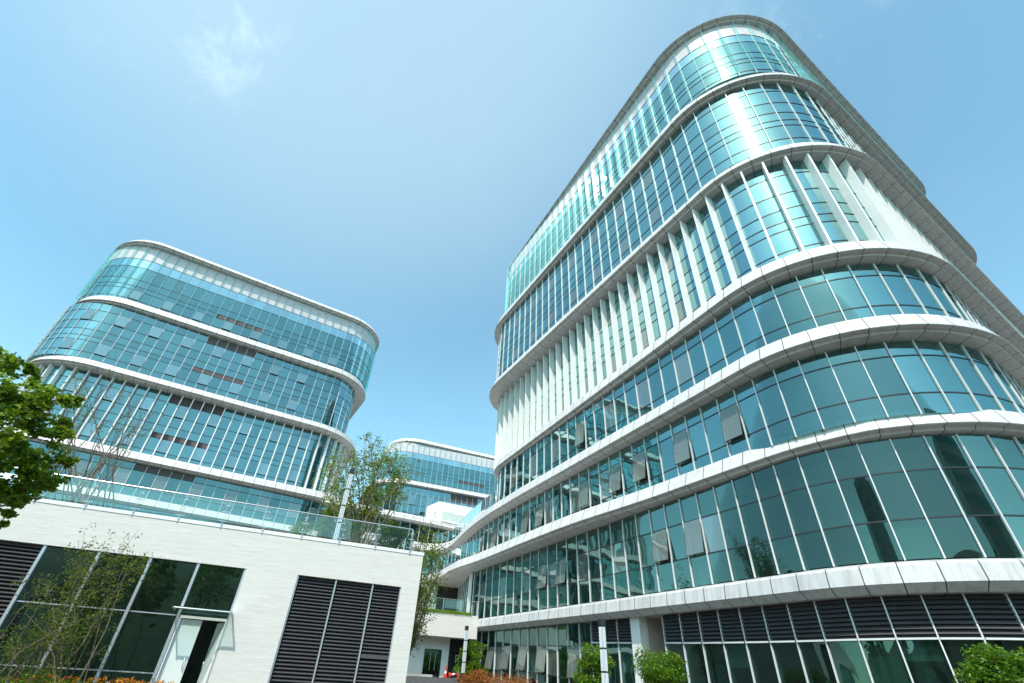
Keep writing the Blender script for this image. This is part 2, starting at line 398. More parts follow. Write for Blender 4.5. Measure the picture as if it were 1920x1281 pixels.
def floors(parent,P,zs,inset=.45,th=.3):
    for z in zs:
        Q=offset(P,-inset); mb=MB(); top=[(x,y,z+th/2) for x,y in Q];bot=[(x,y,z-th/2) for x,y in Q]
        mb.face(top,0);mb.face(bot[::-1],0); mb.grid([top,bot],0,close=True); mb.build('floor_slab',M['slab'],parent)
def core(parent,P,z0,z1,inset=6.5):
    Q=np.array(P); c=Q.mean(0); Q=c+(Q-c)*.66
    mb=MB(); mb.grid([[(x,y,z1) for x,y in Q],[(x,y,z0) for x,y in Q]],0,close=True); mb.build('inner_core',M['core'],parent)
ROW1=[(0,.25,'spandrel'),(.25,.40,'glass_light'),(.40,.62,'glass'),(.62,.73,'glass'),(.73,.80,'glass'),(.80,.95,'glass'),(.95,1,'glass')]
ROW2=[(0,.14,'glass'),(.14,.34,'glass'),(.34,.50,'glass'),(.50,.62,'glass'),(.62,.70,'glass'),(.70,.89,'glass'),(.89,1,'glass')]
ROW4=[(0,.21,'glass_mid'),(.21,.73,'glass_mid'),(.73,1,'glass_mid')]
ROW6=[(0,.295,'glass_low'),(.295,.69,'glass_low'),(.69,1,'glass_low')]
def pool(): return dict(window=[],mullion=[])
#PART_A
# ------------------------------------------------------------------ ground
def ground_z(x,y):
    t=max(0,min(1,(y-20)/26)); return -1.0+2.4*t*t*(3-2*t)
gz=lambda p: ground_z(p[0],p[1])
mb=MB()
xs=[-3000,-600,-150,-60]+list(np.arange(-40,61,4))+[80,160,600,3000]; ys=[-3000,-600,-150,-40,-10,0,8,14]+list(np.arange(18,50,1.5))+[60,80,140,600,3000]
mb.grid([[(x,y,ground_z(x,y)) for x in xs] for y in ys][::-1],0,smooth=True)
tag(mb.build('ground',M['paving']),kind='structure')
mb=MB()
rd=[(-9.5,40.2),(-8,43.4),(-5.2,44.6),(-2.6,45.2),(-1.5,43.5),(2.2,36.6),(7,28.2),(10.5,22),(3,17),(-3.5,22.6)]
mb.face([(x,y,ground_z(x,y)+.012) for x,y in [(-3.4,23.2),(9.5,18),(10.2,20.5),(5.5,29),(1,37.5),(-1.6,42.6),(-3.0,44.3),(-5.4,43.9),(-7.5,43)]],0)
mb.v=[(a,b,ground_z(a,b)+.02) for a,b,c in mb.v]
road=mb
mb=MB(); L0=[(-3.2,23.5),(-6.9,43.1)]; 
ts=np.linspace(0,1,16)
rows=[[( -3.0+(-7.2+3.0)*t,23.4+(43.3-23.4)*t) for t in ts],[(9.6+(-2.6-9.6)*t,19+(43.9-19)*t) for t in ts]]
mb.grid([[(x,y,ground_z(x,y)+.02) for x,y in r] for r in rows],0); tag(mb.build('service_road',M['asphalt']),kind='structure')
mb=MB()
kp=[(-7.6,43.35),(-5.4,43.75),(-4.6,43.55)]
for a,b in zip(kp[:-1],kp[1:]):
    a=Vector((*a,ground_z(*a)));b=Vector((*b,ground_z(*b))); d=(b-a); n=Vector((-d.y,d.x,0)).normalized()
    mb.box((a+b)/2+Vector((0,0,.04)),d/2,n*.14,(0,0,.11))
mb.build('kerb',M['concrete']); tag(bpy.data.objects['kerb'],kind='structure')
# ------------------------------------------------------------------ the big rounded tower on the right
A=thing('office_tower','tall rounded glass office tower with white cornice bands filling the right half','office tower')
pO={0:[115.17,18.77,32.5,-2.05,7.34,42.36,6.45,38.97,6.18],1:[117.4,19.62,32.45,-2.15,7.75,43.08,6.22,39.64,6.09],2:[118.29,20.2,32.56,-2.12,7.52,43.08,6.33,44,6],3:[116.21,19.71,32.9,-1.95,7.7,41.75,4.99,46,6]}
pL={1:[116.65,19.84,32.54,-2.87,6.19,39.99,5.54,38.2,5.5],2:[117.66,20.29,32.57,-2.93,6.52,41.54,6.27,39,5.5],3:[115.92,20.56,32.59,-3.48,5.8,41.8,5.6,43,6],4:[116.91,20.55,32.56,-2.93,7.08,41.26,6.2,45,6]}
o4=rquad([117.51,20.15,32.8,-2.0,8.2,42,6,46,6])
O4=np.array(list(o4[:48])+[(34,76),(-17.5,76),(-16.2,57.8),(-15.6,58.1)]+catmull([(-12,60.3),(-9.4,61.8),(-7.75,61.75),(-6.9,61.0),(-6.14,59.84),(-5.43,57.87),(-4.73,55.66),(-3.97,53.26),(-3.18,51.02),(-2.3,48.8),(-1.2,46.3),(-.05,43.95),(1.2,41.4)],5)+[(1.9,40.05)])
l6=rquad([119.27,21.84,32.6,-3.0,7.92,44.63,5.38,46,6.0])
L6=np.array(list(l6[:48])+[(34,74),(-4.6,74),(-4.3,57),(-2.75,49.4),(-2.55,49.25)])
P6=np.array(list(l6[:48])+[(34,74),(-1.2,74),(-1.75,48.2),(-1.72,47.75)])
O5=np.array(catmull([(-6.77,54.69),(-5.6,52),(-4.35,49.13),(-2.92,46.85),(-1.9,45.2),(-.3,42.3),(1.8,38.4),(4.6,33.5),(8.1,28.3),(10.3,24.75),(11.8,22.35),(13.3,20.2),(15.1,18.45),(16.37,17.75),(17.72,17.3),(19.15,17.06),(20.57,17.05),(22.3,17.3),(24,17.95),(27,19.85)],5)+[(47.8,33.3),(49,38),(34,74),(-16,74),(-14,61),(-8.9,57.3)])
zT6=lambda p:4.36+.0294*p[1]
zO6=lambda p:3.39+.034*p[1]
zG6=lambda p:3.10+.0345*p[1]
for i,(zT,zO,zG,ov) in {0:(47.75,47.0,46.8,.9),1:(38.4,37.3,37.0,.45),2:(29.2,28.3,28.0,.45),3:(20.0,19.05,18.7,.9)}.items():
    ledge('cornice_band',A,rquad(pO[i]),ledge_prof(zT,zO,zG,ov),M['band'])
ledge('cornice_band',A,O4,ledge_prof(15.3,14.4,14.1,.5),M['band'])
ledge('cornice_band',A,O5,ledge_prof(10.74,9.9,9.63,1.0),M['band'])
ledge('cornice_band',A,offset(P6,.9),ledge_prof(zT6,zO6,zG6,1.0),M['band_low'])
PA=pool()
def first(C,w,px,py,z): return int(C.near(px,py,z)/w)
def every(C,w,nb,px,py,z,rows,openpx=(),allopen=False,n=3,lo=0,hi=10**6):
    ph=first(C,w,px,py,z)%n; op={first(C,w,a,b,z) for a,b in openpx}
    return (lambda i,r:i%n==ph and lo<=i<=hi and r in rows or (i in op and r in rows)),(lambda i,r: allopen or i in op)
def wall_layer(parent,P,zt,zb,rows,style,pl,ventpx=None,ventrows=(1,),openpx=(),allopen=False,louv=None,zone=None,step=1.2,facade='L'):
    C=Curve(P); nb=round(C.L/step); w=C.L/nb; v=o=None; lv=None
    if ventpx:
        zm=ventpx[2] if len(ventpx)>2 else (zf(zt,(0,30))+zf(zb,(0,30)))/2
        v,o=every(C,w,nb,ventpx[0],ventpx[1],zm,ventrows,openpx,allopen,3,*((nb*.7,nb-2) if facade=='L' else (6,int(35/step))))
    if louv:
        sets=[(r,first(C,w,px,py,z),n) for r,px,py,z,n in louv]
        lv=lambda i,r: any(r==a and b<=i<b+n for a,b,n in sets)
    curtain(parent,P,zt,zb,rows,style,'',step,v,o,lv,zone,pl)
    return C,w
wall_layer(A,rquad(pL[1]),46.85,38.05,ROW1,'glassfin',PA)
wall_layer(A,rquad(pL[2]),37.05,28.9,ROW2,'bar',PA,(1151,406,34.5),(1,5))
wall_layer(A,rquad(pL[3]),28.05,19.7,ROW2,'fin',PA,(1093,560,24),(1,5))
wall_layer(A,rquad(pL[4]),18.75,14.95,ROW4,'bar',PA,(1095,810,17),(1,),[(1095,810)])
wall_layer(A,offset(O4,-.95),14.15,10.4,ROW4,'bar',PA,(1281,827,12.5),(1,),[(1366,788),(1281,827),(1210,863),(1149,891),(1097,916),(1015.6,958),(980,972),(923,999),(900,1013)])
wall_layer(A,L6,9.66,zT6,ROW6,'bar',PA,(1232,1027,7.5),(1,),[(1232,1027),(1319,1008),(1056,1075),(1013,1084)])
# ground storey: glazing, louvres, a recessed entrance
C7=Curve(P6)
uA,uB,uC,uD=[C7.near(px,py,z) for px,py,z in ((1112,1170,3.6),(1176,1165,3.4),(1192,1165,3.4),(1240,1160,3.2))]
nb7=round(C7.L/1.2); w7=C7.L/nb7; q=lambda u:round(u/w7)*w7
uA,uB,uD=q(uA),q(uB),q(uD); uC=uB+.75
z7=lambda p:zG6(p)+.02
R7a=[(0,.34,'glass_low'),(.34,.80,'glass_low'),(.80,1,'glass_low')]
R7b=[(0,.29,'slats'),(.29,1,'glass_low')]
inb=lambda a,b:(lambda u0,u1: a-.05<=u0 and u1<=b+.05)
half=C7.L*.5
wall_layer(A,P6,z7,gz,R7a,'bar',PA,(980,1237,2.6),(1,),[(918,1236),(946,1236),(980.6,1237),(1020,1239),(1068,1235)],zone=lambda u0,u1: half<u0 and u1<=uA+.05)
wall_layer(A,P6,z7,gz,R7b,'bar',PA,zone=inb(uA,uB))
wall_layer(A,P6,z7,gz,R7b,'bar',PA,zone=lambda u0,u1:(u0>=uD-.05) or u1<half)
mb=MB(); (pa,na),(pb,nb_)=C7.at(uB+.4),C7.at(uB+.4)
def wallseg(mb,a,b,z0,z1,th=.3,mi=0,top=None):
    a=np.array(a);b=np.array(b); t=(b-a)/np.linalg.norm(b-a); n=np.array([t[1],-t[0]])*th/2
    A_=[a+n,b+n,b-n,a-n]
    lo=[(x,y,zf(z0,(x,y))) for x,y in A_]; hi=[(x,y,zf(z1,(x,y))) for x,y in A_]
    mb.grid([hi,lo],mi,close=True); mb.face(hi,mi); mb.face(lo[::-1],mi)
p0,n0=C7.at(uB+.02);p1,n1=C7.at(uC); wallseg(mb,p0-n0*.1,p1-n1*.1,gz,z7,.5); mb.build('entrance_pier',M['fin'],A)
mb=MB(); p2,n2=C7.at(uD-.05)
b1=p1-n1*3.2;b2=p2-n2*3.2
wallseg(mb,p1-n1*.3,b1,gz,z7,.25);wallseg(mb,b1,b2,gz,z7,.25);wallseg(mb,b2,p2-n2*.2,gz,z7,.25); mb.build('entrance_recess',M['beige'],A)
# floors and core behind the glass
floors(A,rquad(pL[2]),[33.2]); floors(A,rquad(pL[3]),[23.0],.9); floors(A,rquad(pL[1]),[42.3])
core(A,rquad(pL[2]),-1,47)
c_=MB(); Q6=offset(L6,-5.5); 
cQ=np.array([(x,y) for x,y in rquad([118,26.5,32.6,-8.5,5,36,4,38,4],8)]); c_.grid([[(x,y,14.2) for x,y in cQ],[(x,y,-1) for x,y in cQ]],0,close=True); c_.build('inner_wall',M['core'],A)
# a pale ceiling edge just inside the tall first-floor glass and interior columns
mb=MB(); Q=offset(L6,-.55)[:48]; Qi=offset(L6,-.8)[:48]; mb.grid([[(x,y,8.72) for x,y in Qi],[(x,y,8.72) for x,y in Q],[(x,y,8.34) for x,y in Q],[(x,y,8.34) for x,y in Qi]],0)
Ql=[p for p in offset(L6,-.55)]; Cc=Curve(offset(L6,-.55)); us=np.linspace(Cc.L-41,Cc.L,60); pts=[Cc.at(u) for u in us]
mb.grid([[(p[0]-n[0]*.25,p[1]-n[1]*.25,8.72) for p,n in pts],[(p[0],p[1],8.72) for p,n in pts],[(p[0],p[1],8.34) for p,n in pts],[(p[0]-n[0]*.25,p[1]-n[1]*.25,8.34) for p,n in pts]],0)
mb.build('ceiling_edge',M['slab'],A)
Cc=Curve(offset(L6,-1.5)); 
for u in np.arange(Cc.L-40,Cc.L+14,8.4):
    p,n=Cc.at(u); mb=MB(); mb.cyl((p[0],p[1],ground_z(*p)),(p[0],p[1],14.2),.33,14); mb.build('column',M['white'],A)
# white column where the tall glass turns into the loggia
mb=MB(); mb.box((-2.72,49.22,7.7),(.16,0,0),(0,.16,0),(0,0,1.95)); mb.build('column',M['white'],A)
# loggia behind the planted beam: floor, back wall with pilaster
mb=MB(); mb.face([(x,y,5.55) for x,y in [(-16,43.2),(-1.9,47.6),(-2.7,49.3),(-4.3,57),(-16,60)]],0); mb.build('loggia_floor',M['concrete'],A)
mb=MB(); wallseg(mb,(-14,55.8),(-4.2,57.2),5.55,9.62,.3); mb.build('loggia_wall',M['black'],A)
mb=MB(); wallseg(mb,(-7.9,56.2),(-6.5,56.4),5.56,9.6,.5); mb.build('loggia_pilaster',M['concrete'],A)
mb=MB(); wallseg(mb,(-14,57.7),(-8.9,57.2),9.3,10.0,.2); wallseg(mb,(-13.5,61),(-7.0,54.9),9.36,9.62,.3); mb.build('loggia_beam',M['concrete'],A)
finish(A,PA,100)
ul=C7.near(1668,1240,1.6); pl,nl=C7.at(ul); Pl=pl-nl*1.1; e=ray(1656,1227); zt_=math.hypot(*Pl)*e[2]/math.hypot(e[0],e[1]); g0=ground_z(*Pl)
LD_=thing('stepladder','pale wooden stepladder standing inside the ground-floor glass below the louvres','stepladder'); tl=Vector((-nl[1],nl[0],0)); nl3=Vector((*nl,0))
for nm,sg in (('front_frame',1),('rear_frame',-1)):
    mb=MB()
    for o in (-1,1): mb.box(Vector((*Pl,(g0+zt_)/2))+nl3*sg*.22+tl*o*.2,tl*.03,nl3*.02,(Vector((0,0,(zt_-g0)/2))-nl3*sg*.2))
    for k in range(7):
        f=(k+.6)/7.2; mb.box(Vector((*Pl,g0+(zt_-g0)*f))+nl3*sg*.42*(1-f),tl*.2,nl3*.03,(0,0,.02))
    mb.build(nm,M['beige'],LD_)
# ------------------------------------------------------------------ rounded tower on the left
B=thing('office_tower','rounded glass office tower with white cornice bands on the left, behind the white stone building','office tower')
bL={1:[120.2,-24.38,30.74,-65.0,6.56,30,6,38.21,5.54],2:[120.2,-24.88,31.03,-65.08,7.0,30,6,37.4,4.6],3:[120.2,-23.2,30.12,-65.9,5.0,30,6,36.6,5.4],4:[120.2,-23.6,30.57,-65.04,6,30,6,38.5,6]}
bO={0:[120.2,-24.18,30.94,-64.16,6.42,30,6,38.47,6.26],1:[120.2,-24.35,30.37,-64.17,6.9,30,6,38.63,6.56],2:[120.2,-24.69,30.37,-64.42,7.42,30,6,39.71,7.28],3:[120.2,-23.8,29.6,-64.14,6,30,6,39.5,6],4:[120.2,-23.8,30.1,-64.36,6,30,6,39.5,6]}
def tower_bands(T,bO,zs):
    for i,z in enumerate(zs): ledge('cornice_band',T,rquad(bO[min(i,max(bO))]),ledge_prof(*z),M['band'])
tower_bands(B,bO,[(48.5,47.84,47.6,.9),(38.5,37.57,37.25,.9),(29.6,28.8,28.55,.8),(20.58,19.66,19.38,.9),(16.04,15.25,15.0,.8),(11.7,10.8,10.5,.8),(7.3,6.4,6.1,.8)])
PB=pool()
wall_layer(B,rquad(bL[1]),47.65,38.45,ROW1,'glassfin',PB,(430,604,40.4),(5,),allopen=True,louv=[(4,418,590,41,5)],facade='R')
wall_layer(B,rquad(bL[2]),37.3,29.55,ROW2,'bar',PB,(299,625,35),(1,5),allopen=True,louv=[(0,397,640,36.6,5),(4,372,688,32.2,5)],facade='R')
wall_layer(B,rquad(bL[3]),28.6,20.53,ROW2,'fin',PB,(348,764,26.5),(1,5),allopen=True,louv=[(0,337,743,28,5),(4,303,806,23.2,5)],facade='R')
wall_layer(B,rquad(bL[4]),19.43,16.0,ROW4,'bar',PB,(560,950,17.5),(1,),louv=[(0,270,880,19,5)],facade='R')
wall_layer(B,rquad(bL[4]),15.05,11.6,ROW4,'bar',PB,(560,950,13),(1,),facade='R')
wall_layer(B,rquad(bL[4]),10.6,7.2,ROW4,'bar',PB,facade='R')
wall_layer(B,rquad(bL[4]),6.2,gz,ROW4,'bar',PB,facade='R')
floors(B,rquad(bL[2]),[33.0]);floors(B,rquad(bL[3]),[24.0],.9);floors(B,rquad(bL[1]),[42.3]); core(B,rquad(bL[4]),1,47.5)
finish(B,PB,100,(3,6),'vent_pale')
# ------------------------------------------------------------------ distant third tower
T3=thing('office_tower','smallest, most distant glass tower, between the other two behind a white box','office tower')
cO={0:[112,14.21,23.2,-104.35,6.86,30,6,60,6],1:[112,11.5,21.6,-104.2,8.2,30,6,60,6]}
tower_bands(T3,cO,[(48.9,48.0,47.6,.9),(38.6,37.6,37.25,.9)])
PC=pool()
wall_layer(T3,rquad([112,13.66,22.2,-105.2,6.42,30,6,58,6]),47.65,38.55,ROW1,'glassfin',PC,louv=[(4,860,897,41,5)],step=1.3,facade='R')
wall_layer(T3,rquad([112,13.2,21.64,-105.0,6,30,6,58,6]),37.3,26,ROW2,'bar',PC,(772,930,34),(1,5),allopen=True,louv=[(0,850,930,36.6,5)],step=1.3,facade='R')
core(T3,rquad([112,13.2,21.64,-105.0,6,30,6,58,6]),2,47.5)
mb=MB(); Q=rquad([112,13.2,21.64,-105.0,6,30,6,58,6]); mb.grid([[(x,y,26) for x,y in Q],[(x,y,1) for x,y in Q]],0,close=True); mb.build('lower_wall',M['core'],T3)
finish(T3,PC,60,(3,6),'vent_pale')
# ------------------------------------------------------------------ terraced block in front of it
K=thing('terrace_block','low glazed block with a wide pale curved cornice between the towers','office block')
kf=[(-22,58.6),(-15.8,62.4),(-12.7,63.9),(-8.6,66.1),(-6.1,67.8),(8,76)]
KP=np.array(kf+[(8,92),(-22,92)])
ledge('cornice_band',K,KP,[(-2,19.5),(-.9,19.5),(-.55,19.15),(-.5,18.95),(0,18.6),(-.35,18.45),(-2.5,18.2)],M['band_low'],1.35)
PK=pool(); wall_layer(K,offset(KP,-.6),18.25,15.3,[(0,.22,'glass_low'),(.22,1,'glass_low')],'bar',PK,step=1.35); finish(K,PK,40)
pc=atz(820.6,966,19.5)*1.075; pc.z=19.4; e=ray(820.6,939.8); zt=math.hypot(pc.x,pc.y)*e[2]/math.hypot(e[0],e[1])
dx=Vector((math.cos(R(24)),math.sin(R(24)),0)); dy=Vector((-.62,.78,0))
mb=MB(); p=[pc,pc+dx*13,pc+dx*13+dy*3.4,pc+dy*3.4]; mb.grid([[(a.x,a.y,zt) for a in p],[(a.x,a.y,19.3) for a in p]],0,close=True); mb.face([(a.x,a.y,zt) for a in p],0)
tag(mb.build('roof_house',M['fin']),'plain white box-shaped roof house standing on the terraced block before the distant tower','roof house')
# ------------------------------------------------------------------ railings
def railing(label,pts,h=1.1,seg=1.25,post='slim',group=None,top=True):
    """pts: polyline of (x,y,z) along the foot"""
    t=thing('glass_railing',label,'railing',group); pts=[Vector(p) for p in pts]
    s=[0]; 
    for a,b in zip(pts[:-1],pts[1:]): s.append(s[-1]+(b-a).length)
    def at(u):
        for i in range(len(pts)-1):
            if u<=s[i+1]+1e-6: 
                k=(u-s[i])/(s[i+1]-s[i]); return pts[i].lerp(pts[i+1],max(0,min(1,k)))
        return pts[-1]
    n=max(1,round(s[-1]/seg)); P=[at(s[-1]*i/n) for i in range(n+1)]; U=Vector((0,0,1))
    for a,b in zip(P[:-1],P[1:]):
        d=(b-a).normalized(); nn=d.cross(U)*.006; mb=MB(); a2=a+d*.03;b2=b-d*.03
        mb.box((a2+b2)/2+U*(h*.5+.02),(b2-a2)/2,nn,U*(h*.44)); mb.build('glass_panel',M['rail_glass'],t)
    for p in P:
        mb=MB()
        if post=='fork':
            d=(P[1]-P[0]).normalized(); nn=d.cross(U)
            for o in (-.03,.03): mb.box(p+nn*.05+d*o+U*(h*.36),d*.006,nn*.014,U*(h*.44))
            for zz,L in ((.12,.16),(.52,.16),(.78,.08)): mb.box(p+nn*.03+U*h*zz,d*L,nn*.012,U*.012)
            mb.cyl(p+nn*.02+U*(h*.78),p+U*h,.012,6)
            mb.box(p+nn*.04-U*.07,d*.012,nn*.02,U*.09)
        else: mb.box(p+U*(h*.5),(.02,0,0),(0,.02,0),U*(h*.5))
        mb.build('post',M['steel'] if post=='fork' else M['alu'],t)
    if top: mb=MB(); mb.tube([p+U*h for p in P],.028 if post=='fork' else .02,8); mb.build('handrail',M['steel'],t)
    return t
TU=np.array([math.cos(R(21.5)),math.sin(R(21.5))]); TM=np.array([-TU[1],TU[0]])
def W(s,d,z):
    p=TU*s+TM*(22.5-d); return Vector((p[0],p[1],z))
TX=Vector((*TU,0)); TN=Vector((*(-TM),0)); U=Vector((0,0,1))
def wbox(mb,s0,s1,d0,d1,z0,z1,mi=0):
    mb.box(W((s0+s1)/2,(d0+d1)/2,(z0+z1)/2),TX*((s1-s0)/2),TN*((d1-d0)/2),U*((z1-z0)/2),mi)
# ------------------------------------------------------------------ white stone building, lower left
wing=thing('stone_pavilion','low white stone-faced building with dark louvres, glazing and an open white door','pavilion')
mb=MB()
wbox(mb,-24,5.17,-.4,0,3.745,5.07); wbox(mb,-1.6,.28,-.4,0,-1.2,3.745); wbox(mb,4.43,5.17,-.4,0,-1.2,3.745); wbox(mb,-24,-1.6,-.4,0,-1.2,-.42); wbox(mb,.28,4.43,-.4,0,-1.2,-.42)
wbox(mb,4.77,5.17,-14,-.4,-1.2,5.07); mb.build('wall',M['stone'],wing)
mb=MB(); wbox(mb,-24,5.19,-.42,.02,5.07,5.2); wbox(mb,4.75,5.19,-14,-.42,5.07,5.2); mb.build('coping',M['fin'],wing)
mb=MB(); wbox(mb,-24,4.77,-14,-.42,4.7,5.0); mb.build('roof',M['concrete'],wing)
mb=MB(); wbox(mb,-23.9,4.75,-13.9,-13.6,-1,4.7); wbox(mb,-1.6,-1.45,-13.6,-.42,-1,4.7); wbox(mb,-24,4.75,-13.6,-.42,-.6,-.43); mb.build('inner_wall',M['core'],wing)
# fixed glazing bays
S=[-8.02,-6.42,-4.82,-3.25]
for a,b in zip(S[:-1],S[1:]):
    w=MB()
    for z0,z1 in ((2.07,3.72),(.37,2.01),(-.4,.31)):
        w.face([W(a+.04,-.14,z0),W(b-.04,-.14,z0),W(b-.04,-.14,z1),W(a+.04,-.14,z1)],0)
    for z in (2.04,.34): wbox(w,a+.04,b-.04,-.2,-.12,z-.018,z+.018,1)
    w.build('window',[M['shop_glass'],M['alu']],wing)
w=MB(); w.face([W(-3.21,-.14,2.30),W(-1.66,-.14,2.30),W(-1.66,-.14,3.72),W(-3.21,-.14,3.72)],0); w.face([W(-3.21,-.14,2.06),W(-1.66,-.14,2.06),W(-1.66,-.14,2.26),W(-3.21,-.14,2.26)],0); wbox(w,-3.21,-1.66,-.2,-.11,2.26,2.30,1)
w.build('window',[M['shop_glass'],M['alu']],wing)
for s in S+[-1.625]:
    mb=MB(); wbox(mb,s-.045,s+.045,-.24,-.03,-.42,3.74); mb.build('mullion',M['alu'],wing)
mb=MB(); wbox(mb,-8,-1.6,-.24,-.1,3.72,3.745); mb.build('head_frame',M['dark'],wing)
def slat_panel(s0,s1,z0=-.42,z1=3.74,strip=None):
    mb=MB(); n=int((z1-z0)/.118)
    wbox(mb,s0,s1,-.36,-.33,z0,z1,1)
    for i in range(n):
        z=z1-(i+.5)*(z1-z0)/n
        if strip and strip[0]<z<strip[1]: continue
        mb.box(W((s0+s1)/2,-.16,z),TX*((s1-s0)/2-.02),(TN*.055-U*.035),(TN*.008+U*.012))
    if strip: wbox(mb,s0+.02,s1-.02,-.2,-.1,*strip)
    mb.build('louvre_panel',[M['louvre'],M['black']],wing)
slat_panel(.33,1.75);slat_panel(1.80,3.23);slat_panel(3.28,4.40,strip=(1.18,1.30)); slat_panel(-9.6,-8.07); slat_panel(-11.2,-9.65); slat_panel(-12.8,-11.25)
for s in (.305,1.775,3.255,4.415):
    mb=MB(); wbox(mb,s-.028,s+.028,-.30,-.04,-.42,3.74); mb.build('louvre_frame',M['alu'],wing)
for s in (-9.625,-11.225):
    mb=MB(); wbox(mb,s-.028,s+.028,-.30,-.04,-.42,3.74); mb.build('louvre_frame',M['alu'],wing)
# the door: frame, left leaf shut, right leaf swung in
mb=MB(); wbox(mb,-3.2,-1.67,-.26,-.08,1.97,2.05); wbox(mb,-1.70,-1.66,-.26,-.08,-.42,1.97); wbox(mb,-3.21,-3.14,-.26,-.08,-.42,1.97); mb.build('door_frame',M['fin'],wing)
mb=MB(); wbox(mb,-3.13,-2.45,-.25,-.20,-.4,1.95); dl=mb.build('door_leaf',M['offwhite'],wing)
mb=MB(); mb.tube([W(-2.55,-.19,.52),W(-2.55,-.12,.54),W(-2.55,-.12,.80),W(-2.55,-.19,.82)],.014,6); mb.build('door_handle',M['steel'],dl)
hx=W(-1.72,-.22,0); dv=(TX*-.36-TN*.93).normalized(); mb=MB(); mb.box(hx+dv*.36+U*.775,dv*.36,dv.cross(U)*.025,U*1.175); dl=mb.build('door_leaf',M['offwhite'],wing); tag(dl,'right door leaf swung open into the dark room')
mb=MB(); c=hx+dv*.62; o_=dv.cross(U)*.06; o_=o_ if o_.dot(TX)<0 else -o_; mb.tube([c+U*.52,c+o_+U*.54,c+o_+U*.80,c+U*.82],.014,6); mb.build('door_handle',M['steel'],dl)
# glass door canopy
mb=MB(); wbox(mb,-3.42,-1.54,-.02,.62,2.235,2.25); cp=mb.build('canopy_glass',M['rail_glass'],wing)
mb=MB(); mb.tube([W(-3.42,.6,2.20),W(-1.54,.6,2.20)],.03,8); mb.build('canopy_bar',M['steel'],wing)
for s in (-3.40,-1.56):
    mb=MB(); wbox(mb,s-.015,s+.015,-.05,.64,2.17,2.235); mb.build('canopy_bracket',M['steel'],wing)
railing('glass roof railing along the white stone building edge, steel forked posts',[W(s,-.02,5.2) for s in (-13.56,4.54)],.9,1.508,'fork','glass railings')
railing('short glass railing returning from the front roof corner of the white stone building',[W(4.6,-.2,5.2),W(4.6,-3.3,5.2)],.9,1.5,'slim','glass railings')
# ------------------------------------------------------------------ planted stone beam between pavilion and tower
beam=thing('stone_beam','white stone beam bridging from the pavilion corner to the right tower, grass on top','bridge beam')
mb=MB(); a=np.array([-10,43.25]);b=np.array([-1.66,45.93]); t=(b-a)/np.linalg.norm(b-a); n=np.array([-t[1],t[0]])
wallseg(mb,a+n*.5,b+n*.5,4.08,5.72,1.0); mb.build('beam_face',M['stone'],beam)
mb=MB(); mb.grid([[(*(a+n*1.0),4.3),(*(b+n*1.0),4.3)],[(*(a+n*8),4.3),(*(b+n*8),4.3)]],0); mb.build('soffit',M['concrete'],beam)
dw=thing('entrance_wall','pale rendered wall with a dark double glass door under the stone beam','entrance wall')
e0=a+n*2.0; 
def EW(s,d,z): p=b+n*(1.55-d)-t*s; return Vector((p[0],p[1],z))
tx=Vector((*t,0)); tn=Vector((*(-n),0))
def ebox(mb,s0,s1,d0,d1,z0,z1,mi=0): mb.box(EW((s0+s1)/2,(d0+d1)/2,(z0+z1)/2),tx*((s1-s0)/2),tn*((d1-d0)/2),U*((z1-z0)/2),mi)
def es(px,py):   # run along the entrance wall of a picture point
    d=ray(px,py); nn=np.array([*n]); q=(b+n*1.55)@nn; k=q/(d[:2]@nn); p=d[:2]*k; return float((b-p)@t),float(d[2]*k)
sR=es(841,1230)[0]; sd1=es(826,1245)[0]; sd0=es(793,1245)[0]; zd=es(810,1217)[1]; zg=1.38
mb=MB(); ebox(mb,sR,sd1,-.3,0,zg-.3,4.3); ebox(mb,sd0,sd0+3.5,-.3,0,zg-.3,4.3); ebox(mb,sd1,sd0,-.3,0,zd,4.3); mb.build('wall',M['fin'],dw)
mb=MB(); ebox(mb,sd1,sd0,-.14,-.10,zg,zd); d_=mb.build('door',M['shop_glass'],dw); mb=MB(); ebox(mb,sd1-.0,sd0,-.9,-.6,zg,zd); mb.build('black_door_backing',M['black'],dw)  # black sheet behind the door glass stands in for the unlit depth inside
for f in (.34,.62):
    mb=MB(); s_=sd1+(sd0-sd1)*f; mb.cyl(EW(s_,0,zg+.5),EW(s_,0,zg+1.75),.022,6); mb.build('door_handle',M['steel'],d_)
mb=MB(); 
for q0,q1,z0,z1 in ((sd1,sd1+.06,zg,zd),(sd0-.06,sd0,zg,zd),(sd1+.06,sd0-.06,zd-.08,zd)): ebox(mb,q0,q1,-.13,.01,z0,z1)
mb.build('door_frame',M['dark'],d_)
lw=thing('louvred_wall','dark grey slatted wall with a parking sign, right of the glass door under the beam','wall')
mb=MB(); ebox(mb,-1.2,sR-.02,-1.6,-1.45,zg-.4,4.3,0)
z=zg
while z<4.2: ebox(mb,-1.2,sR-.03,-1.45,-1.40,z,z+.06,1); z+=.12
mb.build('slats',[M['black'],M['louvre']],lw)
def es2(px,py):
    d=ray(px,py); q=(b+n*3.0)@n; k=q/(d[:2]@n); p=d[:2]*k; return float((b-p)@t),float(d[2]*k)
x1,zt_=es2(849,1224);x0,zb_=es2(864,1265)
sg=thing('parking_sign','tall dark parking sign lettered P on the slatted wall, half behind the bush','sign')
mb=MB(); ebox(mb,x0,x1,-1.40,-1.33,zb_,zt_); mb.build('board',M['black'],sg)
cu=bpy.data.curves.new('letter','FONT'); cu.body='P'; cu.size=.85; cu.extrude=.01; lt=bpy.data.objects.new('letter',cu); col.objects.link(lt); cu.materials.append(M['white'])
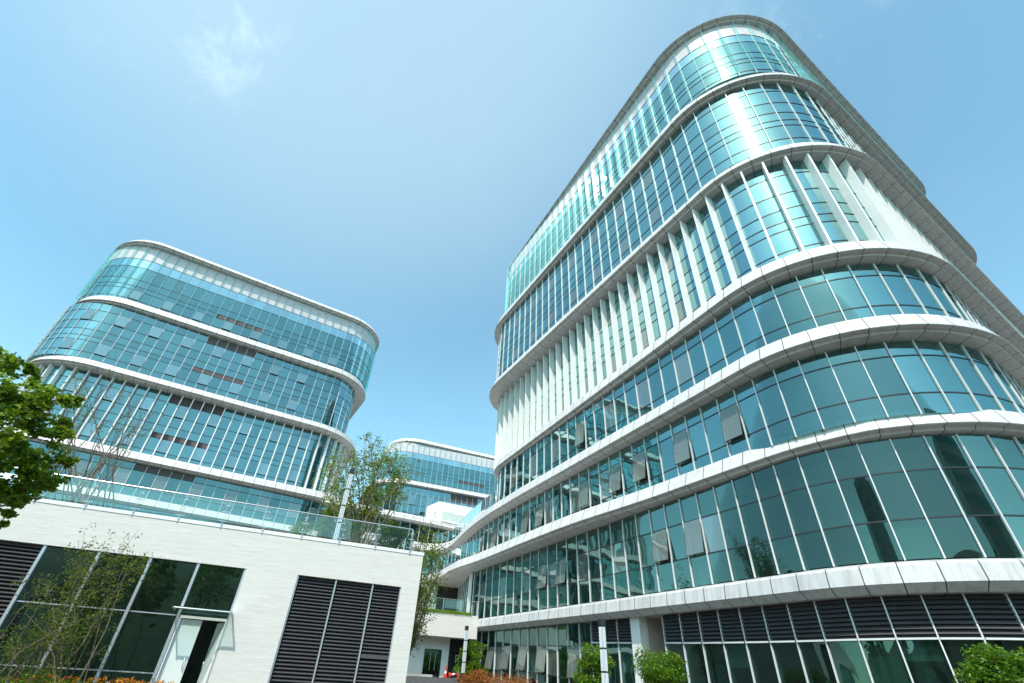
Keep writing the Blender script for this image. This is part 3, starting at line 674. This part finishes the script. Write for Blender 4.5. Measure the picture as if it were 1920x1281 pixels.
me=bpy.data.meshes.new_from_object(lt.evaluated_get(bpy.context.evaluated_depsgraph_get())); bpy.data.objects.remove(lt); lt=bpy.data.objects.new('letter',me); col.objects.link(lt)
lt.parent=sg; lt.matrix_world=Matrix(((tx.x,0,tn.x,0),(tx.y,0,tn.y,0),(0,1,0,0),(0,0,0,1)))@Matrix.Identity(4); lt.matrix_world.translation=EW(x1-.16,-1.315,zt_-.72)
for k in range(4):
    mb=MB(); ebox(mb,x1-.55,x1-.2,-1.33,-1.32,zt_-1.05-.24*k,zt_-.95-.24*k); mb.build('sign_mark',M['blue'],sg)
# grass on the beam
def grass(name,pts,n,h,label,mat,wd=.5):
    V=[];F=[]
    for i in range(n):
        k=random.random()*(len(pts)-1); j=int(k); p=Vector(pts[j]).lerp(Vector(pts[j+1]),k-j)
        p+=Vector((*(-TM),0))*random.uniform(-wd,wd)*.5; hh=h*random.uniform(.4,1.1); an=random.random()*6.28; q=Vector((math.cos(an),math.sin(an),0))
        ln=Vector((random.uniform(-.4,.4),random.uniform(-.4,.4),1)).normalized()*hh; k0=len(V); V+=[p-q*.012,p+q*.012,p+ln]; F.append((k0,k0+1,k0+2))
    me=bpy.data.meshes.new(name); me.from_pydata([tuple(v) for v in V],[],F); me.materials.append(mat); o=bpy.data.objects.new(name,me); col.objects.link(o); return tag(o,label,'grass',kind='stuff')
ga=Vector((*(a+n*.25),5.72)); gb=Vector((*(b+n*.25-t*.6),5.72))
grass('grass',[ga,gb],9000,.30,'strip of bright green grass along the top of the white stone beam',M['grass'],.7)
railing('glass railing above the grass strip on the white stone beam',[Vector((*(a+n*.62),5.72)),Vector((*(b+n*.62),5.72))],1.15,1.5,'slim','glass railings')
# terrace railings on the right tower's podium
def along(P,p0,p1,ins,z):
    C=Curve(offset(np.array(P),-ins)); f=lambda q:min(np.arange(0,C.L,.1),key=lambda u:np.linalg.norm(C.at(u)[0]-np.array(q)))
    u0,u1=f(p0),f(p1)
    if u1-u0>C.L/2: u1-=C.L
    if u0-u1>C.L/2: u0-=C.L
    k=max(2,int(abs(u1-u0)/.6)); return [Vector((*C.at(u)[0],z)) for u in np.linspace(u0,u1,k+1)]
railing('curved glass railing on the tower terrace edge, sweeping down to the middle of the picture',along(O4,(-1.0,46),(-8.5,61.7),.25,15.3),1.15,1.2,'slim','glass railings')
railing('glass railing on the lower terrace ledge under the curved terrace',along(O5,(-2.2,45.6),(-6.8,54.8),.2,10.74),1.15,1.2,'slim','glass railings')
railing('glass railing with dark posts in front of the white roof house',[Vector((*p,19.5)) for p in [(-8.3,66.9),(-6.1,68.4),(4,75)]],1.15,1.2,'slim','glass railings')
# ------------------------------------------------------------------ lamp posts
def lamp(pxb,pyt,pxt,dist,zb,label):
    P=atd(pxt,pyt,dist); H=P.z-zb
    t=thing_at('lamp_post',label,'lamp post',(P.x,P.y,zb),'slender lamp posts',R(25))
    mb=MB(); mb.bx(-.05,.05,-.05,.05,0,H-.1); mb.build('pole',M['dark'],t)
    mb=MB(); mb.bx(-.135,.135,-.135,.135,0,min(.75,H*.14)); mb.build('base',M['dark'],t)
    mb=MB(); mb.bx(-.15,.15,-.15,.15,H-.22,H); mb.build('cap',M['dark'],t)
    z0=min(.75,H*.14)+.03; z1=H-.24; n=4; hh=(z1-z0)/n
    for i in range(n):
        mb=MB(); a0=z0+i*hh+.03;a1=z0+(i+1)*hh-.03
        for sx in (-.1,.0,.1):
            for sy in (-1,1): mb.bx(sx-.032,sx+.032,sy*.12-.012,sy*.12+.012,a0,a1); mb.bx(sy*.12-.012,sy*.12+.012,sx-.032,sx+.032,a0,a1)
        mb.build('light_panel',M['diffuser'],t)
        mb=MB(); mb.bx(-.135,.135,-.135,.135,a1+.012,a1+.045); mb.build('collar',M['dark'],t)
    for ch in t.children: ch.scale=(.7,.7,1)
    return t
lamp(629,880,661,24.3,5.0,'slender segmented lamp post standing on the pavilion roof beside the multi-stem tree')
lamp(1130,1161,1127.5,22,-.95,'slender segmented lamp post before the right tower, rising out of a round bush')
lamp(870,1174,875.5,39,1.0,'slender segmented lamp post in front of the stone beam end, behind a bush')
lamp(808,1092,815,46.5,5.72,'slender segmented lamp post in the loggia above the stone beam')
# ------------------------------------------------------------------ traffic cones
def cone_mesh(t):
    mb=MB(); mb.bx(-.19,.19,-.19,.19,0,.035); mb.build('foot',M['red'],t)
    mb=MB(); rr=lambda z:.14-.115*z/.72
    zs=[.035,.25,.251,.42,.421,.72]
    for i,(z0,z1) in enumerate(zip(zs[:-1],zs[1:])):
        if z1-z0<.01: continue
        mb.grid([[(rr(z1)*math.cos(k*.3927),rr(z1)*math.sin(k*.3927),z1) for k in range(16)],[(rr(z0)*math.cos(k*.3927),rr(z0)*math.sin(k*.3927),z0) for k in range(16)]],1 if z0>.2 and z1<.5 else 0,close=True,smooth=True)
    mb.face([(rr(.72)*math.cos(k*.3927),rr(.72)*math.sin(k*.3927),.72) for k in range(16)],0); mb.build('cone',[M['red'],M['white']],t)
for px,py,lab,fall in ((834,1277,'upright red and white traffic cone nearest the glass door',0),(842.5,1275,'red and white traffic cone lying on its side between the two upright ones',1),(858.5,1276,'upright red and white traffic cone beside the bush and the parking sign',0)):
    p=atd(px,py,43.3); z=ground_z(p.x,p.y)
    t=thing_at('traffic_cone',lab,'traffic cone',(p.x,p.y,z+.02),'traffic cones by the door'); cone_mesh(t)
    if fall: t.rotation_euler=(0,R(78),R(-20)); t.location.z=z+.17
# ------------------------------------------------------------------ plants
def leaves(name,cent,size,mat,parent=None,asp=.5,up=.35,seed=0):
    r=np.random.default_rng(seed); c=np.array(cent); k=len(c)
    d=r.normal(size=(k,3)); d[:,2]*=.6; d/=np.linalg.norm(d,axis=1)[:,None]
    e=r.normal(size=(k,3)); e[:,2]+=up*2; s=np.cross(d,e); s/=np.linalg.norm(s,axis=1)[:,None]+1e-9; nn=np.cross(s,d)
    L=(size*r.uniform(.6,1.25,k))[:,None]
    b=c-d*L*.5; tip=c+d*L*.5; w=s*L*asp*.5; f=nn*L*.12
    V=np.stack([b,c-w+f,tip,c+w+f],1).reshape(-1,3); i=np.arange(k)*4
    F=np.concatenate([np.stack([i,i+1,i+2],1),np.stack([i,i+2,i+3],1)],1).reshape(-1,3)
    me=bpy.data.meshes.new(name); me.vertices.add(len(V)); me.vertices.foreach_set('co',V.ravel()); me.loops.add(len(F)*3); me.loops.foreach_set('vertex_index',F.ravel())
    me.polygons.add(len(F)); me.polygons.foreach_set('loop_start',np.arange(len(F))*3); me.polygons.foreach_set('loop_total',np.full(len(F),3)); me.update(calc_edges=True); me.validate()
    me.materials.append(mat); o=bpy.data.objects.new(name,me); col.objects.link(o)
    if parent: o.parent=parent
    return o
def blob(c,r,n,seed,sq=(1,1,1),tw=0):
    g=np.random.default_rng(seed); v=g.normal(size=(n,3)); v/=np.linalg.norm(v,axis=1)[:,None]; rad=r*(g.uniform(0,1,n)**(1/2.2))[:,None]
    return np.array(c)+v*rad*np.array(sq)
LG=leaf_mat('broad_leaves',[(.05,(.19,.11,.025)),(.25,(.045,.11,.008)),(.55,(.14,.25,.012)),(.88,(.35,.42,.035))],.42)
LT=leaf_mat('small_leaves',[(.1,(.045,.085,.008)),(.5,(.10,.17,.015)),(.9,(.20,.26,.03))],.42)
LD=leaf_mat('olive_leaves',[(.1,(.05,.06,.012)),(.5,(.10,.11,.018)),(.9,(.20,.17,.03))],.4)
LM=leaf_mat('dark_olive_leaves',[(.1,(.035,.05,.01)),(.5,(.075,.10,.014)),(.9,(.16,.17,.03))],.4)  # dark olive leaf tones of the small tree by the windows
LB=leaf_mat('bright_bush_leaves',[(.06,(.05,.06,.012)),(.2,(.025,.08,.006)),(.5,(.08,.20,.012)),(.9,(.23,.38,.02))],.35,.35)
LR=leaf_mat('red_leaves',[(.1,(.22,.04,.015)),(.5,(.42,.10,.03)),(.9,(.55,.22,.08))],.35)
LH=leaf_mat('hedge_leaves',[(.1,(.025,.06,.006)),(.5,(.05,.12,.01)),(.9,(.10,.19,.015))],.35)
# leafy tree at the left edge, in the foreground
tr=thing('broadleaf_tree','leafy yellow-green tree at the left edge, in front of the pavilion corner','tree')
BL=[(12,672,19),(38,684,21),(60,693,15),(20,738,27),(58,742,30),(90,744,19),(128,756,15),(150,752,9),(25,786,34),(70,790,33),(104,800,19),(18,830,34),(62,842,35),(108,822,17),(28,880,33),(78,882,28),(116,868,15),(20,920,23),(62,908,24),(93,903,15),(28,946,12),(8,956,13),(3,986,8),(-40,720,45),(-45,800,50),(-40,880,45)]
cs=[];ctr=[]
for i,(x,y,r_) in enumerate(BL):
    c=atd(x,y,14.5+random.uniform(-.5,.5)); rm=r_*15.4/905; ctr.append(c)
    # sub-clusters so the outline is broken into leaf sprays
    for j in range(max(3,int(r_/3.2))):
        v=Vector(rng.normal(size=3)).normalized()*rm*random.uniform(.35,1.0); v.z*=.8
        cs.append(blob(c+v,rm*.33+.05,int(22+r_*.9),1000+i*40+j,(1,1,.65)))
leaves('crown',np.concatenate(cs),.135,LG,tr,.62,.5,3)
mb=MB(); base=Vector((-15.2,7.2,-1.0)); fork=Vector((-14.9,8.0,3.0)); mb.tube([base,base.lerp(fork,.5)+Vector((.1,0,0)),fork],[.2,.17,.14],10); mb.build('trunk',M['bark'],tr)
mb=MB()
for c in ctr:
    m=fork.lerp(c,.5)+Vector((random.uniform(-.2,.2),random.uniform(-.4,.4),random.uniform(-.5,-.1))); e=fork.lerp(c,.93); mb.tube([fork,fork.lerp(m,.5)+Vector((0,0,.15)),m,m.lerp(e,.5)+Vector((0,0,-.08)),e],[.06,.045,.028,.018,.008],6)
mb.build('limbs',M['bark'],tr)
def multistem(name,label,base,tips,dist,zb,mat_l,mat_w,nleaf,size,seed,start=.45,spread=.25,jit=.35,r0=.035,basew=.35,sub=3,cat='tree'):
    t=thing(name,label,cat); g=np.random.default_rng(seed); B=atd(base[0],base[1],dist); B.z=zb
    mb=MB(); pts=[]; wts=[]
    for (x,y) in tips:
        T=atd(x,y,dist+g.uniform(-1.2,1.6)); b0=B+Vector((g.uniform(-1,1)*basew,g.uniform(-1,1)*basew,0))
        m=b0.lerp(T,.5)+Vector((g.uniform(-1,1)*jit,g.uniform(-1,1)*jit,.5*jit)); k=[b0,b0.lerp(m,.5)+Vector((0,0,.12*jit)),m,m.lerp(T,.5)+Vector((g.uniform(-1,1)*jit*.3,0,.1*jit)),T]
        mb.tube(k,[r0,r0*.85,r0*.62,r0*.4,r0*.15],5)
        L=(T-b0).length
        for q in range(sub):
            f=g.uniform(.4,.9); p=m.lerp(T,f*1.2-.25) if f>.5 else b0.lerp(m,f*1.6); e=p+Vector((g.normal()*.5,g.normal()*.5,abs(g.normal())*.55+.2))*(.16*L); mb.tube([p,p.lerp(e,.5)+Vector((0,0,.03*L)),e],[r0*.35,r0*.25,r0*.1],4); pts.append((p,e)); wts.append(1.2)
        pts.append((m,T)); wts.append(1.6)
        pts.append((b0.lerp(m,.7),m)); wts.append(.7 if start<.5 else .15)
    mb.build('stems',mat_w,t)
    wts=np.array(wts)/sum(wts); ch=g.choice(len(pts),nleaf//9+1,p=wts); C=[]
    for i in ch:
        a_,b_=pts[i]; f=g.uniform(0,1.05); c=np.array(a_.lerp(b_,f))+g.normal(size=3)*spread*.55; C.append(c+g.normal(size=(9,3))*spread*.28)
    leaves('foliage',np.concatenate(C)[:nleaf],size,mat_l,t,.5,.4,seed)
    return t
multistem('bare_stem_tree','nearly leafless shrub tree with fanned pale stems on the pavilion roof, left of the railing',(160,950),[(92,770),(112,735),(132,712),(140,690),(158,716),(170,700),(196,712),(206,695),(222,705),(232,735),(246,720),(252,760),(262,745),(276,760),(270,790),(288,775),(296,800),(250,800),(225,790),(205,770),(180,760),(150,770),(128,800),(262,830),(240,840),(120,850)],26,5.0,LD,M['bark'],620,.10,5,.6,.35,.55,.030,1.1,4)
random.seed(11)
tips=[(592,905),(603,880),(612,862),(628,850),(640,838),(655,832),(668,822),(684,812),(693,818),(702,845),(716,838),(728,818),(742,822),(738,850),(752,838),(768,846),(758,862),(772,872),(748,884),(764,900),(730,880),(710,880),(690,862),(670,860),(652,868),(636,885),(622,900),(610,925),(640,920),(660,900),(720,910),(740,915),(700,900),(680,890),(620,950),(756,930)]
multistem('multi_stem_tree','feathery green multi-stem tree on the pavilion roof beside the lamp post',(676,1010),tips,26,5.0,LT,M['twig'],8600,.135,9,.3,.34,.5,.040,.45,4)
multistem('crape_myrtle','small multi-stem tree with olive leaves in front of the pavilion windows',(75,1290),[(22,1205),(48,1150),(62,1112),(85,1085),(108,1092),(128,1050),(148,1012),(158,1005),(170,1030),(196,1030),(206,1020),(232,1012),(246,1030),(264,1036),(240,1060),(210,1075),(182,1095),(150,1090),(118,1130),(92,1160),(180,1150),(205,1120),(60,1210),(140,1180)],21.3,-.9,LM,M['bark'],5600,.085,15,.3,.26,.4,.024,1.3,3)
def bush(name,label,px,py,rx,ry,dist,n,size,mat,seed,cat='bush',group=None,flat=1):
    c=atd(px,py,dist); rm=rx*dist/905*1.05; rz=ry*dist/905*1.1; t=thing(name,label,cat,group); g=np.random.default_rng(seed); C=[]
    for i in range(60):
        v=g.normal(size=3); v/=np.linalg.norm(v); v*=g.uniform(.45,.9); C.append(blob(np.array(c)+v*np.array([rm,rm,rz]),.30*rm+.03,n//60,seed*77+i,(1,1,.8)))
    leaves('foliage',np.concatenate(C),size,mat,t,.42,.7,seed)
    mb=MB(); zg=ground_z(c.x,c.y) if flat else c.z-rz
    for i in range(5):
        e=Vector(c)+Vector((g.normal()*rm*.4,g.normal()*rm*.4,rz*.3)); mb.tube([(c.x+g.normal()*.05,c.y+g.normal()*.05,zg),Vector((c.x,c.y,zg)).lerp(e,.6),e],[.03,.025,.012],5)
    mb.build('stems',M['bark'],t); return t
bush('round_bush','loose green bush beside the parking sign, before the stone beam',883,1247,24,35,40,9000,.17,LB,21,group='green bushes before the right tower')
bush('round_bush','bright green clipped bush with the lamp post standing in it',1110,1260,32,40,24,8000,.115,LB,22,group='green bushes before the right tower')
bush('round_bush','bright green clipped bush before the recessed beige entrance',1238,1262,37,38,24,9000,.115,LB,23,group='green bushes before the right tower')
bush('round_bush','bright green bush at the lower right corner before the louvred storey',1884,1278,42,34,15,6000,.10,LB,24,group='green bushes before the right tower')
bush('red_shrub','orange-red leaved low shrub beside the cones',887,1276,27,12,38,3200,.15,LR,25,'shrub')
bush('red_hedge','low reddish hedge continuing right of the orange-red shrub',950,1282,44,5,36,2600,.12,LR,26,'hedge')
bush('roof_shrub','dark green shrub behind the railing near the pavilion roof corner',735,1008,30,24,27,5200,.11,LH,27,'shrub','shrubs on the pavilion roof',0)
bush('roof_shrub','green upright shrub behind the railing left of the roof lamp post',612,985,18,26,26.5,3000,.11,LT,28,'shrub','shrubs on the pavilion roof',0)
bush('roof_shrub','small low shrub behind the railing, leftmost of the roof shrubs',566,993,18,12,25.6,1300,.10,LT,29,'shrub','shrubs on the pavilion roof',0)
t=multistem('courtyard_tree','loose green tree hanging past the pavilion corner, in front of the podium terraces',(764,1150),[(778,1000),(792,985),(808,985),(822,1000),(832,1012),(838,1030),(826,1040),(812,1020),(796,1030),(784,1050),(804,1052),(820,1062),(800,1080),(786,1085),(815,1085),(795,1100),(845,1022)],30,.2,LT,M['bark'],5800,.13,31,.3,.42,.4,.05,.3,3)
# flower bed under the windows
C=[];g=np.random.default_rng(5)
for i in range(9000):
    s=g.uniform(-15,-4.6); d=g.uniform(.6,2.6); z=-.85+g.uniform(0,1)**.6*.93*(1+.18*math.sin(s*3)+.1*math.sin(s*7.3)); C.append(tuple(W(s,d,z)))
fb=leaves('ground_cover',np.array(C),.11,LB,None,.45,.6,51); tag(fb,'low green ground cover in the bed under the pavilion windows','ground cover',kind='stuff')
C=[]
for i in range(1500):
    s=g.uniform(-5.4,-2.2); d=g.uniform(.6,2.2); z=-.85+g.uniform(0,1)**.6*.86; C.append(tuple(W(s,d,z)))
fb=leaves('bedding_plants',np.array(C),.10,LH,None,.45,.6,52); tag(fb,'dark bedding plants below the orange flowers by the door','ground cover',kind='stuff')
FL=leaf_mat('flower_petals',[(.1,(.55,.03,.01)),(.4,(.75,.16,.01)),(.7,(.85,.42,.02)),(.95,(.55,.08,.06))],.3)
C=[]
for i in range(120):
    s=g.uniform(-7.6,-2.3); d=g.uniform(.7,2.2); c=np.array(W(s,d,.03+g.uniform(-.1,.1))); C.append(c+g.normal(size=(16,3))*.03)
fb=leaves('flowers',np.concatenate(C),.05,FL,None,.8,.9,53); tag(fb,'scattered orange, yellow and red flowers along the bed','flowers',kind='stuff')
p=W(-4.25,1.0,0)
bo=thing_at('bollard_light','short white bollard light standing in the flower bed near the open door','bollard light',(p.x,p.y,-.9))
mb=MB(); mb.cyl((0,0,0),(0,0,.86),.05,12); mb.build('post',M['white'],bo); mb=MB(); mb.cyl((0,0,.862),(0,0,.95),.06,12); mb.build('cap',M['alu'],bo)
# ------------------------------------------------------------------ what the glass reflects behind the photographer
hm=MB(); hx_=np.linspace(-420,420,160); rows=[]
for yy,hh in ((-90,0.),(-120,.55),(-160,1.0),(-230,.7),(-300,0)):
    rows.append([(x,yy,-1+ (34+6*math.sin(x*.011+1)+2*math.sin(x*.05+.5))*hh) for x in hx_])
hm.grid(rows,0,smooth=True); tag(hm.build('hills',principled('wooded_slope',(.035,.06,.022),.9,0,.5,.25,bump=1,bscale=1)),kind='structure')
for (x,y,wd,dp,h,lab) in ((-52,-64,13,13,43,'tall slab high-rise, seen only as the dark reflection left of centre in the first-floor glass'),(46,-62,15,14,41,'tallest high-rise, seen only as the dark reflection at the right end of the first-floor glass')):
    t=thing_at('high_rise',lab,'high-rise',(x,y,-1)); mb=MB(); mb.bx(-wd/2,wd/2,-dp/2,dp/2,0,h); mb.build('wall',M['concrete'],t)
    mb=MB()
    for k in range(int(h/3.4)): mb.bx(-wd/2-.05,wd/2+.05,-dp/2-.05,dp/2+.05,k*3.4+1.2,k*3.4+2.9)
    mb.build('window_band',M['shop_glass'],t); mb=MB(); mb.bx(-wd/2+2,wd/2-2,-dp/2+2,dp/2-2,h,h+3); mb.build('roof_house',M['concrete'],t)
for k,(x,y,h) in enumerate(((-30,-20,11),(-20,-27,14),(-9,-22,12),(3,-30,15),(14,-24,12),(25,-20,13),(34,-10,12),(-38,-8,11))):
    t=thing('street_tree','street tree behind the photographer, seen only mirrored in the glass, number %d along the row'%(k+1) if False else 'street tree %s, seen only mirrored in the glass'%(['at the row end beside the slab','second from the slab','taller, third from the slab','tallest of the mirrored row','right of the tallest one','second right of the tallest','at the far right of the row','nearest the pavilion'][k]),'tree','street trees behind the photographer')
    C=[]; g=np.random.default_rng(900+k)
    for q in range(34):
        v=g.normal(size=3); v/=np.linalg.norm(v); C.append(blob(np.array([x,y,h*.62])+v*np.array([h*.26,h*.26,h*.32])*g.uniform(.4,1),h*.085,70,k*100+q))
    leaves('crown',np.concatenate(C),.42,LH,t,.6,.3,k); mb=MB(); mb.tube([(x,y,-1),(x+.1,y,h*.35),(x,y+.1,h*.7)],[.22,.16,.06],8); mb.build('trunk',M['bark'],t)
# ------------------------------------------------------------------ sky, sun, render
SUN_AZ,SUN_EL=R(-165.5),R(54.5)
w=bpy.data.worlds.new('World'); sc.world=w; w.use_nodes=True; nt=w.node_tree; nt.nodes.clear()
out=nt.nodes.new('ShaderNodeOutputWorld'); bg=nt.nodes.new('ShaderNodeBackground'); sky=nt.nodes.new('ShaderNodeTexSky')
sky.sky_type='NISHITA'; sky.sun_disc=False; sky.sun_elevation=SUN_EL; sky.sun_rotation=SUN_AZ; sky.altitude=50; sky.air_density=1.0; sky.dust_density=.8; sky.ozone_density=1.0
tc=nt.nodes.new('ShaderNodeTexCoord')
def nn(ty,op=None,*ins):
    x=nt.nodes.new('ShaderNode'+ty)
    if op: x.operation=op
    for i,v in enumerate(ins):
        if isinstance(v,bpy.types.NodeSocket): nt.links.new(v,x.inputs[i])
        else: x.inputs[i].default_value=v
    return x
def cl(px,py,width):
    d=ray(px,py); dp=nn('VectorMath','DOT_PRODUCT',tc.outputs['Generated'],tuple(d)); 
    mr=nt.nodes.new('ShaderNodeMapRange'); mr.interpolation_type='SMOOTHSTEP'; nt.links.new(dp.outputs['Value'],mr.inputs[0]); mr.inputs[1].default_value=math.cos(R(width)); mr.inputs[2].default_value=1.0; return mr.outputs[0]
no=nt.nodes.new('ShaderNodeTexNoise'); mp=nn('VectorMath','MULTIPLY',tc.outputs['Generated'],(4.4,3.6,5.6)); nt.links.new(mp.outputs[0],no.inputs['Vector']); no.inputs['Scale'].default_value=1.5; no.inputs['Detail'].default_value=7; no.inputs['Roughness'].default_value=.66; no.inputs['Distortion'].default_value=.25
th=nt.nodes.new('ShaderNodeMapRange'); th.interpolation_type='SMOOTHSTEP'; nt.links.new(no.outputs[0],th.inputs[0]); th.inputs[1].default_value=.46; th.inputs[2].default_value=.70
m1=nn('Math','MULTIPLY',cl(350,-30,11),.55); m2=nn('Math','MULTIPLY',cl(720,-80,40),.85); m3=nn('Math','MULTIPLY',cl(1480,-30,10),.35)
sm=nn('Math','MAXIMUM',m1.outputs[0],m3.outputs[0])
# thin general veil of cloud, stronger behind the camera
veil=nn('Math','ADD',sm.outputs[0],.02); fac=nn('Math','MULTIPLY',th.outputs[0],veil.outputs[0]); fac.use_clamp=True
sf=nn('Math','MULTIPLY_ADD',sm.outputs[0],.12,fac.outputs[0]); soft=nn('Math','MULTIPLY_ADD',m2.outputs[0],.52,sf.outputs[0]); soft.use_clamp=True
mx=nt.nodes.new('ShaderNodeMix'); mx.data_type='RGBA'; nt.links.new(soft.outputs[0],mx.inputs[0]); tn_=nn('VectorMath','MULTIPLY',sky.outputs[0],(1.0,1.33,1.10)); nt.links.new(tn_.outputs[0],mx.inputs[6]); mx.inputs[7].default_value=(2.85,3.85,4.3,1)
nt.links.new(mx.outputs[2],bg.inputs[0]); bg.inputs[1].default_value=.15; nt.links.new(bg.outputs[0],out.inputs[0])
sl=bpy.data.lights.new('sun','SUN'); so=bpy.data.objects.new('sun',sl); col.objects.link(so); sl.energy=2.5; sl.angle=R(.53); sl.color=(1,.93,.86)
sd=Vector((math.sin(SUN_AZ)*math.cos(SUN_EL),math.cos(SUN_AZ)*math.cos(SUN_EL),math.sin(SUN_EL))); so.rotation_euler=sd.to_track_quat('Z','Y').to_euler(); so.location=sd*200
vs=sc.view_settings; vs.view_transform='Standard'; vs.look='None'; vs.gamma=1; vs.exposure=0.86
sc.render.resolution_x=1024; sc.render.resolution_y=683
try:
    sc.cycles.max_bounces=8; sc.cycles.transparent_max_bounces=14; sc.cycles.glossy_bounces=4; sc.cycles.sample_clamp_indirect=6
except Exception: pass
